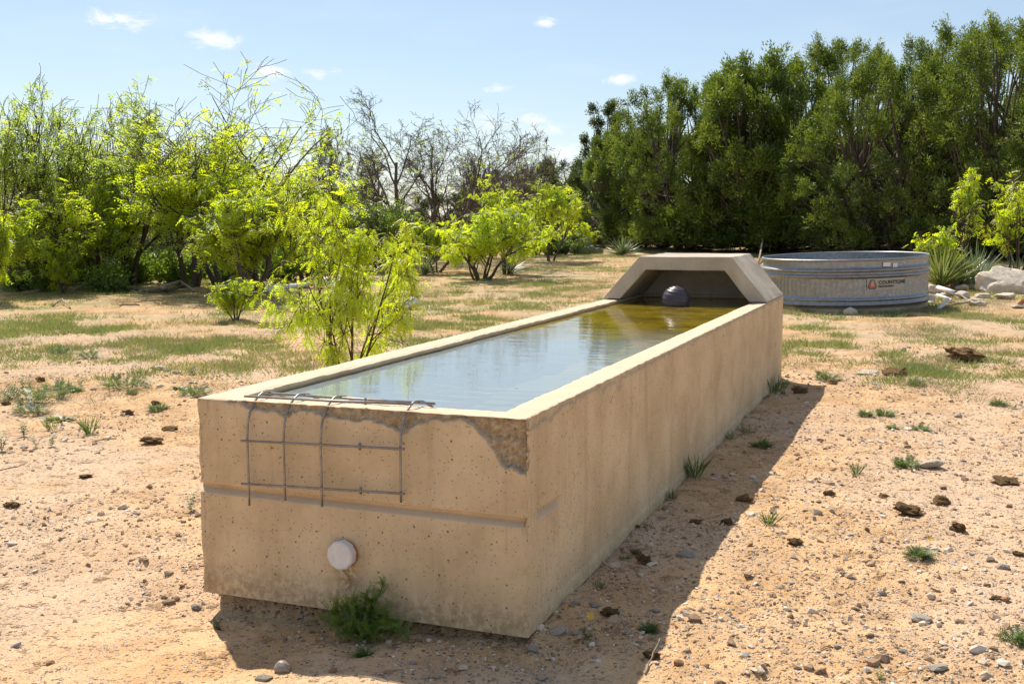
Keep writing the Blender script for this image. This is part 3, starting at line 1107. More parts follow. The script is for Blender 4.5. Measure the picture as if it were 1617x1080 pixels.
NAMES = dict(stone='stone', grey='stone', rust='stone', slick='stone', dung='dung_lump', clod='earth_clod', slab='stone_slab', boulder='boulder', flatdung='dung_lump')
CATS = dict(stone='stone', grey='stone', rust='stone', slick='stone', dung='dung', clod='clod', slab='stone slab', boulder='boulder', flatdung='dung')
_rr = np.random.RandomState(5)
_rk = [0]
ROCKS = [
    # px, py (base), width px, kind, label, height factor
    (446, 1062, 29, 'slick', 'smooth shiny grey-brown stone on the sunlit sand at the front', 1.15),
    (417, 1072, 29, 'stone', 'pale angular stone touching the smooth shiny grey-brown one', .95),
    (524, 1064, 18, 'rust', 'orange stone on the sand just outside the trough front shadow', .9),
    (671, 1075, 15, 'stone', 'small white-topped stone at the bottom edge below the feathery weed', .9),
    (690, 1072, 13, 'stone', 'upright tan stone at the bottom edge in a pair of small stones', 1.2),
    (842, 1036, 24, 'grey', 'blue-grey angular stone under the near corner of the trough', .9),
    (857, 1066, 21, 'stone', 'rounded cream stone below the blue-grey one at the near corner', .9),
    (653, 1052, 15, 'grey', 'brown pebble half buried in the shade before the trough', .7),
    (733, 1028, 11, 'stone', 'small tan pebble in the shade before the trough, nearer the wall of two', .8),
    (733, 1056, 11, 'stone', 'small tan pebble in the shade before the trough, nearer the sunlight of two', .8),
    (784, 1062, 12, 'grey', 'small grey pebble in the shade left of the rounded cream stone', .8),
    (883, 1008, 34, 'stone', 'pinkish stone against the trough base by the near corner', .85),
    (909, 1004, 18, 'stone', 'white stone right of the pinkish one by the near corner', .9),
    (908, 958, 14, 'stone', 'small pale stone against the trough base above the pinkish stone', .9),
    (938, 962, 19, 'grey', 'mauve-grey stone against the shaded trough base', .8),
    (312, 961, 22, 'grey', 'dark brown stone beside the front left corner of the trough', .9),
    (267, 908, 15, 'stone', 'white triangular stone on the bare sand left of the trough', 1.2),
    (79, 1051, 17, 'rust', 'rust-orange stone on the sand in the lower left', .8),
    (962, 976, 36, 'dung', 'large dark dung lump in the shade near the yellow flower', .8),
    (1016, 892, 29, 'dung', 'dark rounded dung lump halfway along the trough base', 1.1),
    (1002, 874, 19, 'grey', 'grey stone tucked behind the rounded dung lump at the trough base', .9),
    (1083, 882, 32, 'grey', 'flat grey stone in the middle of the trough shadow', .6),
    (1147, 830, 25, 'dung', 'dark crumbly dung lump at the shadow edge right of the trough', 1.15),
    (1098, 827, 27, 'flatdung', 'flat brown dung piece left of the crumbly lump in the shade', .9),
    (1176, 793, 33, 'clod', 'large tan earth clod straddling the trough shadow edge', .8),
    (1029, 1046, 31, 'dung', 'brown dung lump with a straw at the lower shadow edge', 1.1),
    (1071, 1060, 21, 'rust', 'rounded orange-tan stone on the sand at the lower shadow edge', 1.0),
    (1036, 965, 15, 'grey', 'small grey stone in the shade right of the large dung lump', .7),
    (1004, 838, 16, 'dung', 'small brown lump at the trough base behind the grey stone', .8),
    (1263, 622, 27, 'dung', 'dark brown lump beside the far right corner of the trough', 1.0),
    (1312, 608, 20, 'clod', 'small ochre clod right of the lump at the far trough corner', .9),
    (1414, 598, 48, 'dung', 'tall brown dung mound among the weeds on the right', .75),
    (1370, 595, 34, 'slab', 'low pale flat stone left of the tall dung mound', .5),
    (1522, 576, 66, 'flatdung', 'long ridged dark brown dung slab tilted on the right', 1.2),
    (1470, 743, 39, 'slab', 'pale flat oval stone on the sunny sand at right', 1.15),
    (1485, 797, 29, 'clod', 'brown clod just below the pale flat oval stone', 1.1),
    (1434, 815, 52, 'flatdung', 'wide flat dung piece on the sunny sand at right', 1.1),
    (1513, 842, 27, 'dung', 'rounded brown dung lump right of the wide flat piece', 1.2),
    (1255, 863, 31, 'flatdung', 'flat brown dung patch on the sand, left of its smaller neighbour', 1.2),
    (1005, 880, 21, 'clod', 'small brown clod right of the flat dung patch', .9),
    (1393, 938, 17, 'grey', 'upright light grey stone on the sunny sand at lower right', 1.2),
    (1455, 981, 34, 'slab', 'narrow pale stone lying flat at lower right', 1.0),
    (1462, 985, 12, 'grey', 'little grey stone touching the narrow pale stone at lower right', .9),
    (1584, 897, 21, 'stone', 'tan angular stone near the right edge', .9),
    (1588, 950, 14, 'rust', 'small reddish stone near the lower right edge', 1.1),
    (1572, 948, 22, 'dung', 'brown dung lump left of the small reddish stone', .7),
    (1480, 1062, 32, 'slab', 'flat pinkish stone at the bottom right', 1.0),
    (1426, 1034, 16, 'grey', 'small grey stone left above the flat pinkish stone', .8),
    (1322, 1022, 15, 'grey', 'small grey stone alone on the gravel right of the lower shadow edge', .7),
    (1310, 783, 23, 'clod', 'crumbly clod on the sand between the trough shadow and the dung pieces', .9),
    (1395, 783, 18, 'clod', 'small clod above the wide flat dung piece', .8),
    (1608, 878, 20, 'clod', 'clod cut off by the right edge of the view', .8),
    (1513, 661, 13, 'stone', 'small pale stone alone on the gravel below the dung slab', .9),
    (1588, 768, 46, 'flatdung', 'long low ridge of dung at the right edge', .8),
    (64, 604, 15, 'dung', 'dark brown lump standing alone on the left sand', 1.2),
    (148, 618, 11, 'stone', 'small tan stone between the weed mats on the left sand', .9),
    (255, 584, 24, 'slab', 'pale slab stone on the gravel left of the trough', 1.0),
    (263, 587, 13, 'grey', 'dark little stone leaning under the pale slab', .9),
    (278, 591, 13, 'stone', 'small tan stone right of the pale slab', .9),
    (204, 655, 16, 'dung', 'upright brown dung lump on the left sand', 1.3),
    (246, 641, 19, 'dung', 'fibrous dung lump with a weed at its foot, left', .9),
    (240, 704, 42, 'flatdung', 'row of dark dung crumbs on the left sand', 1.0),
    (268, 681, 26, 'flatdung', 'flat dung patch close to the left end of the trough', .9),
    (9, 640, 15, 'dung', 'dung lump at the left edge beside a weed mat', 1.0),
    (38, 708, 11, 'stone', 'small pale stone beside thin weed sprigs at far left', .8),
    (211, 626, 12, 'clod', 'tan clod beside a weed sprig left of the trough', .9),
    (18, 803, 26, 'clod', 'dark clod at the left edge of the sand', .8),
    (135, 757, 24, 'flatdung', 'thin dung flake on the left sand', .8),
    (1343, 500, 26, 'stone', 'tan rock on the ground in front of the steel tank', 1.0),
    (1366, 499, 13, 'rust', 'reddish rock beside the tan one in front of the steel tank', 1.1),
    (1427, 556, 11, 'stone', 'little upright pale stone among the weeds below the tank', 1.4),
    (1387, 610, 12, 'stone', 'small white stone on the gravel below the tall dung mound', .8),
    # rock pile right of the tank
    (1588, 461, 88, 'boulder', 'largest pale boulder in the pile right of the tank', .98),
    (1488, 441, 34, 'boulder', 'blocky pale boulder perched on top of the pile beside the tank', 1.15),
    (1475, 463, 34, 'boulder', 'layered tan boulder directly under the perched block', 1.0),
    (1467, 476, 24, 'stone', 'whitish rock at the foot of the steel tank', 1.15),
    (1504, 447, 20, 'grey', 'dark brown rock behind the perched block', 1.1),
    (1509, 454, 18, 'stone', 'rounded tan rock in the middle of the pile', 1.1),
    (1532, 454, 20, 'stone', 'squarish tan rock in the pile left of the largest boulder', 1.1),
    (1519, 458, 20, 'slab', 'triangular tan rock low in the middle of the pile', 1.6),
    (1540, 482, 31, 'boulder', 'rectangular tan rock at the front of the pile', .8),
    (1552, 470, 22, 'slab', 'tilted tan slab behind the rectangular front rock', 1.3),
    (1587, 472, 29, 'slab', 'flat pale slab in front of the largest boulder', 1.2),
    (1556, 462, 13, 'stone', 'small rock against the left foot of the largest boulder', .9),
    (1497, 468, 22, 'slab', 'flat tan rock behind the cream pipe', 1.2),
    (1520, 471, 26, 'slab', 'low tan rock behind the rectangular front rock, on its left', 1.5),
    (1607, 486, 20, 'slab', 'flat rock at the right edge below the boulder', .9),
]
for (px, py, wp, kind, lab, hf) in ROCKS:
    p = on_ground(px, py - (0 if kind == 'boulder' or 1440 < px and py < 490 else wp * .10))
    s = wp * mpp(p) / 2
    _rk[0] += 1
    me = rock_variant(kind, _rk[0] % 5)
    z = p.z + s * hf * .25
    o = obj(NAMES[kind], me, None, (p.x, p.y, z), (_rr.uniform(-.15, .15), _rr.uniform(-.15, .15), _rr.uniform(-.5, .5)), (s, s, s * hf))
    tag(o, lab, CATS[kind])


def in_trough(x, y, m=.03):
    rx, ry = x - TB[0], y - TB[1]
    wv = rx * DW[0] + ry * DW[1]
    lv = rx * DL[0] + ry * DL[1]
    return (wv > -m) & (wv < TW + m) & (lv > -m) & (lv < TL + m)


# crumbs and gravel: too many to count
def gravel(name, label, N, seed, s0, s1, smax, subdiv):
    rng = np.random.RandomState(seed)
    r = 2.9 * (13.0 / 2.9) ** rng.uniform(0, 1, N)
    a = rng.uniform(-.50, .50, N)
    x, y = r * np.sin(a), r * np.cos(a)
    dens = n2d(x, y, .7, 3, 8.8) + .35 * n2d(x, y, 3, 2, 1.1) + .10 + .38 * sst(x, -.3, .8)
    keep = (rng.uniform(0, 1, N) < sst(dens, -.45, .6)) & ~in_trough(x, y, .01)
    x, y, r = x[keep], y[keep], r[keep]
    k = len(x)
    s = s0 + s1 * rng.exponential(1.0, k)
    s = np.minimum(s, smax) * (.85 + .055 * np.minimum(r, 9))
    if subdiv:
        bm = bmesh.new()
        bmesh.ops.create_icosphere(bm, subdivisions=1, radius=1)
        tv = np.array([v.co for v in bm.verts])
        tf = np.array([[v.index for v in f.verts] for f in bm.faces])
        bm.free()
    else:
        tv = np.array([(1, 0, 0), (0, 1, 0), (-1, 0, 0), (0, -1, 0), (0, 0, 1.0)], float)
        tf = np.array([(0, 1, 4), (1, 2, 4), (2, 3, 4), (3, 0, 4)])
    d = unit(np.stack([np.cos(rng.uniform(0, TAU, k)), np.sin(rng.uniform(0, TAU, k)), rng.normal(0, .15, k)], -1))
    R = frames(d, rng, np.array([0, 0, 1.0]))
    sc = np.stack([s * rng.uniform(.9, 1.5, k), s * rng.uniform(.7, 1.0, k), s * rng.uniform(.45, .8, k)], -1)
    pos = np.stack([x, y, gz(x, y) + s * (.25 if subdiv else -.05)], -1)
    V, F = scatter(tv, tf, pos, R, sc)
    V = V + (rng.normal(0, .18, V.shape) * np.repeat(s, len(tv))[:, None])
    me = mkmesh(name, V, F, None, False, [M_GRAV], dict(tint=np.repeat(rng.uniform(0, 1, k), len(tv))))
    tag(obj(name, me), label, 'gravel', None, 'stuff')


gravel('gravel', 'loose gravel strewn over the sandy soil', 18500, 21, .0032, .0032, .022, True)
gravel('grit', 'fine grit and crumbs strewn over the sandy soil', 80000, 22, .0024, .0016, .010, False)


def wood(name, pxs, rad, mat, label, cat, seed=0, lift=0.0, sub=4, sides=8):
    rng = np.random.RandomState(seed)
    base = [on_ground(a, b) for a, b in [p[:2] for p in pxs]]
    lifts = [p[2] if len(p) > 2 else 0 for p in pxs]
    pts = []
    for i in range(len(base) - 1):
        for s in range(sub):
            u = s / sub
            pts.append(np.array(base[i].lerp(base[i + 1], u)) + np.array([0, 0, lifts[i] * (1 - u) + lifts[i + 1] * u]))
    pts.append(np.array(base[-1]) + np.array([0, 0, lifts[-1]]))
    pts = np.array(pts)
    o0 = pts[0].copy()
    pts = pts - o0 + rng.normal(0, rad * .5, pts.shape) * [1, 1, .5]
    pts[:, 2] += rad * .7 + lift
    rr_ = rad * np.linspace(1.0, .55, len(pts)) * rng.uniform(.8, 1.2, len(pts))
    V, f3, q = capped_tube(pts, rr_, sides)
    o = obj(name, mkmesh(name, V, f3, q, True, [mat]), None, o0)
    return tag(o, label, cat)


wood('fallen_branch', [(-6, 452), (40, 458), (88, 455), (110, 461)], .035, M_LOG, 'pale dead branch on the ground at the far left edge', 'branch', 1)
wood('fallen_branch', [(38, 464), (70, 462, .02), (100, 457, .05), (100, 459)], .03, M_LOG, 'dead branch curving in front of the leftmost green shrubs', 'branch', 2)
wood('fallen_branch', [(112, 461), (140, 455, .06), (160, 449, .12)], .03, M_LOG, 'short dead branch propped up beside the log pile', 'branch', 3)
wood('fallen_log', [(150, 454), (200, 460), (255, 463), (300, 458, .04)], .055, M_BARKJ, 'long dark log lying in front of the prickly pear', 'log', 4)
wood('fallen_branch', [(170, 452, .05), (215, 462), (248, 461)], .03, M_LOG, 'pale branch lying over the long dark log', 'branch', 5)
wood('fallen_branch', [(258, 464, .1), (285, 457, .12), (306, 462)], .04, M_LOG, 'short crooked wood piece at the right end of the log', 'branch', 6)
wood('fallen_branch', [(82, 484), (98, 480, .08), (112, 487)], .018, M_LOG, 'small crooked stick alone on the left sand', 'stick', 7)
wood('fallen_branch', [(188, 482), (222, 482)], .02, M_LOG, 'straight grey stick on the sand below the log', 'stick', 8)
wood('fallen_branch', [(150, 696), (168, 692), (184, 690)], .006, M_LOG, 'thin dark twig on the near left sand', 'twig', 9)
wood('fallen_branch', [(0, 744), (20, 739), (38, 735)], .005, M_LOG, 'thin twig at the left edge of the near sand', 'twig', 10)
wood('fallen_branch', [(1494, 484), (1530, 483, .05), (1515, 474, .1)], .02, M_LOG, 'bent wood scrap in front of the rock pile', 'wood scrap', 13)
wood('fallen_branch', [(1018, 1068), (1032, 1048, .03), (1042, 1034, .05)], .0035, M_LOG, 'pale straw stalk on the dung at the lower shadow edge', 'straw', 14)
wood('fallen_branch', [(760, 444), (790, 428, .03), (822, 436)], .02, M_LOG, 'grey stick under the rounded yellow-green bush', 'stick', 15)
wood('fallen_branch', [(1196, 418, .0), (1207, 400, .6), (1222, 388, 1.2)], .03, M_LOG, 'pale dead limb leaning up behind the tank', 'branch', 17)


def pipe(pa, pb, rad, label, mat=M_PVC, la=0.0, lb=0.0, name='plastic_pipe', cat='pipe'):
    a, b = on_ground(*pa), on_ground(*pb)
    a.z += rad + la
    b.z += rad + lb
    A, B = np.array(a), np.array(b)
    d = B - A
    # hollow pipe
    n = 14
    dd = unit(d)
    u = unit(np.cross(dd, [0, 0, 1]))
    v = np.cross(dd, u)
    an = np.arange(n) / n * TAU
    c = np.cos(an)[:, None] * u + np.sin(an)[:, None] * v
    V = np.vstack([c * rad, c * rad + d, c * rad * .86 + d, c * rad * .86])
    j = np.arange(n)
    j2 = (j + 1) % n
    q = np.concatenate([np.stack([k * n + j, k * n + j2, ((k + 1) % 4) * n + j2, ((k + 1) % 4) * n + j], -1) for k in range(4)])
    return tag(obj(name, mkmesh(name, V, None, q, True, [mat]), None, a), label, cat)


pipe((416, 464), (486, 455), .055, 'white plastic pipe behind the sapling, left piece', la=.02)
pipe((500, 458), (545, 449), .075, 'thick white plastic pipe behind the sapling, right piece', la=.04, lb=.06)
pipe((1481, 466), (1509, 471), .035, 'cream pipe lying against the rock pile', M_PVCOLD, .1, .06)
pipe((1480, 473), (1502, 477), .025, 'white pipe in front of the cream one', M_PVC, .06, .02)
pipe((1463, 479), (1476, 480), .022, 'short white pipe end at the tank base', M_PVC)
sl = obj('trim_strip', box_mesh('trim_strip', .40, .07, .012, M_PVC), None, on_ground(1490, 487) + Vector((0, 0, .07)), (0, -.35, .75))
tag(sl, 'white plastic trim strip leaning in front of the rock pile', 'trim strip')
for k, (px, py, sx, sy, sz, lz, rz, lab) in enumerate([
        (1497, 457, .16, .07, .05, .04, .3, 'orange clay piece in the middle of the rock pile'),
        (1534, 440, .20, .09, .06, .16, -.2, 'orange clay piece on top of the pile left of the largest boulder'),
        (1527, 437, .24, .05, .05, .20, -.35, 'dark red clay strip behind the orange piece on the pile'),
        (1544, 436, .08, .06, .05, .14, .6, 'small orange clay piece touching the largest boulder'),
        (1503, 481, .12, .06, .03, .04, .2, 'orange clay piece in front of the pile under the wood scrap'),
        (1613, 481, .07, .05, .12, .03, .5, 'orange clay shard standing at the right edge')]):
    p = on_ground(px, py)
    o = obj('clay_piece', box_mesh('clay_piece', sx, sy, sz, M_RUST, .01), None, (p.x, p.y, p.z + lz), (.15 * k, .12, rz))
    tag(o, lab, 'clay piece')


def build_jug():
    p = on_ground(637, 489)
    root = empty('plastic_jug', (p.x, p.y, p.z + .085), .4)
    root.rotation_euler = (0, math.radians(82), .5)
    tag(root, 'white plastic jug lying on the grass behind the sapling', 'jug')
    prof = [(0.001, 0), (.075, 0), (.085, .02), (.085, .15), (.07, .2), (.03, .25), (.022, .26), (.022, .285)]
    n = 20
    a = np.arange(n) / n * TAU
    V = np.concatenate([np.stack([r * np.cos(a), r * np.sin(a), np.full(n, z)], -1) for r, z in prof])
    i = np.arange(len(prof) - 1)[:, None] * n
    j = np.arange(n)[None]
    q = np.stack([i + j, i + (j + 1) % n, i + n + (j + 1) % n, i + n + j], -1).reshape(-1, 4)
    obj('body', mkmesh('jug_body', V, None, q, True, [M_PVC]), root)
    V, f3, q = capped_tube(np.array([(0, 0, .28), (0, 0, .305)]), np.array([.027, .027]), 14)
    obj('cap', mkmesh('jug_cap', V, f3, q, False, [M_PVC]), root)
    V, f3, q = capped_tube(np.array([(.07, 0, .19), (.10, 0, .2), (.095, 0, .23), (.035, 0, .245)]), np.full(4, .011), 8)
    obj('handle', mkmesh('jug_handle', V, f3, q, True, [M_PVC]), root)


build_jug()


# ------------------------------------------------------------------ plants: leaf templates
def tri_strip_leaf(L, Wd, droop=.3, seg=2):
    """narrow leaf along +x with width in y, bending to -z"""
    xs = np.linspace(0, 1, seg + 1)
    wv = np.array([.35] + [1.0] * (seg - 1) + [0.0]) if seg > 1 else np.array([1.0, 0])
    V, F = [], []
    for x, ww in zip(xs, wv):
        V.append((x * L, ww * Wd / 2, -droop * L * x * x))
        V.append((x * L, -ww * Wd / 2, -droop * L * x * x))
    for i in range(seg):
        a = 2 * i
        F += [(a, a + 1, a + 3), (a, a + 3, a + 2)]
    if True:
        F = F[:-1] if seg > 0 else F
    return np.array(V), np.array(F)


def mesquite_leaf(pairs=5, ll=.022, lw=.006, pin=.085, npin=2, seed=0):
    rng = np.random.RandomState(seed)
    V, F = [], []
    for k in range(npin):
        side = (-1) ** k
        base = np.array([.03 + .018 * (k // 2), 0, -.004])
        dr = unit(np.array([.85, .42 * side * (1 - .15 * (k // 2)), -.12]))
        sd = unit(np.cross([0, 0, 1], dr))
        for i in range(pairs):
            u = (i + .6) / pairs
            c = base + dr * pin * u + np.array([0, 0, -.045 * u * u])
            for s in (-1, 1):
                tip = c + (sd * s * .9 + dr * .45 + np.array([0, 0, -.25])) * ll * (1.1 - .4 * abs(u - .45)) + rng.normal(0, .002, 3)
                n0 = len(V)
                V += [c - dr * lw * .7, c + dr * lw * .7, tip]
                F.append((n0, n0 + 1, n0 + 2))
    n0 = len(V)
    V += [(0, .0012, 0), (0, -.0012, 0), (.034, 0, -.004)]
    F.append((n0, n0 + 1, n0 + 2))
    return np.array(V, float), np.array(F)


LEAF_NEAR = mesquite_leaf(7, .020, .0075, .095, 2, 1)
LEAF_MID = mesquite_leaf(4, .036, .015, .11, 2, 2)
LEAF_FAR = mesquite_leaf(3, .048, .020, .13, 2, 3)


def juniper_tuft(seed, n=40):
    rng = np.random.RandomState(seed)
    V, F = [], []
    for i in range(n):
        u = rng.uniform(0, 1) ** .8
        r = .12 * (1 - u * .75)
        a = rng.uniform(0, TAU)
        c = unit(rng.normal(size=3)) * rng.uniform(.35, 1) * .125 * np.array([1.25, 1, 1]) + np.array([.08, 0, 0])
        d = unit(c * 6 + np.array([.25, 0, 0]) + rng.normal(0, .45, 3))
        s = unit(np.cross(d, rng.normal(size=3)))
        L_, w_ = rng.uniform(.06, .105), rng.uniform(.024, .042)
        n0 = len(V)
        V += [c + s * w_ * .5, c - s * w_ * .5, c + d * L_]
        F.append((n0, n0 + 1, n0 + 2))
    return np.array(V), np.array(F)


TUFTS = [juniper_tuft(s, 25) for s in range(3)]


# ------------------------------------------------------------------ skeletons
def grow(rng, stems, spec):
    """stems: list of (p, d, L, r). spec: dict of per-level lists. returns list of (pts, radii, level)"""
    paths = []
    nl = len(spec['n'])

    def br(p, d, L, r, lv):
        seg = spec['seg'][lv]
        pts = [np.array(p, float)]
        d = unit(d)
        wob = spec['wob'][lv]
        up = spec['up'][lv]
        for i in range(seg):
            d = unit(d + rng.normal(0, wob, 3) + np.array([0, 0, up]))
            pts.append(pts[-1] + d * L / seg)
        rad = r * np.linspace(1, spec['tap'][lv], seg + 1)
        paths.append((np.array(pts), rad, lv))
        if lv + 1 >= nl:
            return
        k = spec['n'][lv + 1]
        k = int(k + rng.uniform(-.3, .3) * k + .5)
        for c in range(k):
            t = spec['t0'][lv] + (1 - spec['t0'][lv]) * ((c + rng.uniform(.1, .9)) / k)
            x = t * seg
            i = min(int(x), seg - 1)
            u = x - i
            q = pts[i] * (1 - u) + pts[i + 1] * u
            dd = unit(pts[i + 1] - pts[i])
            s = unit(np.cross(dd, rng.normal(size=3)))
            an = spec['ang'][lv + 1] * rng.uniform(.7, 1.3)
            nd = dd * math.cos(an) + s * math.sin(an)
            rc = max(rad[i] * (1 - u) + rad[i + 1] * u, 1e-4) * spec['rr'][lv + 1]
            br(q, nd, L * spec['lr'][lv + 1] * rng.uniform(.7, 1.25) * (1.15 - .4 * t), rc, lv + 1)
    for (p, d, L, r) in stems:
        br(p, d, L, r, 0)
    return paths


def fit_paths(paths, height, width, keep_z0=True, shift=(0, 0)):
    allp = np.concatenate([p for p, _, _ in paths])
    zmax = np.percentile(allp[:, 2], 99.7)
    wx = np.percentile(allp[:, 0], 99.5) - np.percentile(allp[:, 0], .5)
    wy = np.percentile(allp[:, 1], 99.5) - np.percentile(allp[:, 1], .5)
    sx, sy, sz = width / wx, width / wy, height / zmax
    return [(p * [sx, sy, sz], r, l) for p, r, l in paths]


MESQ_SPEC = dict(n=[1, 6, 6, 5], seg=[6, 6, 4, 3], wob=[.10, .13, .17, .22], up=[.06, .08, .08, .05], tap=[.45, .35, .3, .3],
                 t0=[.28, .2, .15], ang=[0, .62, .7, .8], rr=[1, .60, .52, .5], lr=[1, .74, .62, .56])


SHRUB_SPEC = dict(MESQ_SPEC, n=[1, 5, 5, 4])


def mesquite(name, loc, height, width, seed, leaves, leaf, lmat, label, spec=None, nst=4, r0=.07, lsize=1.0, bark=None, dens=None,
             spread=.55, group=None, hang=.55, sides=5, minr=.004, cat='tree', leaf_levels=(2, 3), rz=0.0, hub=0.0):
    rng = np.random.RandomState(seed)
    spec = spec or (MESQ_SPEC if cat == 'tree' else SHRUB_SPEC)
    stems = []
    for k in range(nst):
        a = TAU * (k + rng.uniform(-.3, .3)) / nst
        t = spread * rng.uniform(.5, 1.2)
        stems.append((np.array([math.cos(a), math.sin(a), 0]) * .06 * nst / 4 + np.array([0, 0, -.05]),
                      np.array([math.cos(a) * t, math.sin(a) * t, 1.0]), rng.uniform(.8, 1.1), r0 * rng.uniform(.7, 1.1)))
    paths = fit_paths(grow(rng, stems, spec), height, width)
    root = empty(name, loc, rz)
    tag(root, label, cat, group)
    big = [(p, np.maximum(r, minr)) for p, r, l in paths if l <= 1]
    sm = [(p, np.maximum(r, minr)) for p, r, l in paths if l > 1]
    V, q = tubes(big, sides)
    tr = obj('trunk', mkmesh(name + '_trunk', V, None, q, True, [bark or M_BARK]), root)
    if sm:
        V, q = tubes(sm, 3)
        obj('branches', mkmesh(name + '_twigs', V, None, q, True, [bark or M_BARK]), root)['kind'] = 'stuff'
    if leaves:
        seg = np.concatenate([np.concatenate([p[:-1], p[1:]], 1) for p, r, l in paths if l in leaf_levels])
        cen = seg[:, :3]
        wt = np.linalg.norm(seg[:, 3:] - seg[:, :3], axis=1)
        if dens is not None:
            wt = wt * np.maximum(dens(cen[:, 0] / (width / 2), cen[:, 1] / (width / 2), cen[:, 2] / height), 0)
        # clumping
        wt = wt * np.clip(.75 + .9 * fbm(cen * (4.0 / max(width, .1)) + seed, 2), .08, 3)
        wt /= wt.sum()
        i = rng.choice(len(seg), leaves, p=wt)
        u = rng.uniform(0, 1, (leaves, 1))
        pos = seg[i, :3] * (1 - u) + seg[i, 3:] * u
        dv = unit(seg[i, 3:] - seg[i, :3])
        d = unit(rng.normal(0, .55, (leaves, 3)) + dv * .3 + np.array([0, 0, -hang]))
        R = frames(d, rng, np.array([0, 0, 1.0]) + 0 * d)
        V, F = scatter(leaf[0], leaf[1], pos, R, lsize * rng.uniform(.7, 1.3, leaves))
        tint = np.clip(rng.normal(.45, .25, leaves) + .35 * fbm(pos * 1.2 + seed, 2), 0, 1)
        obj('crown', mkmesh(name + '_leaves', V, F, None, False, [lmat], dict(tint=np.repeat(tint, len(leaf[0])))), root)
    return root


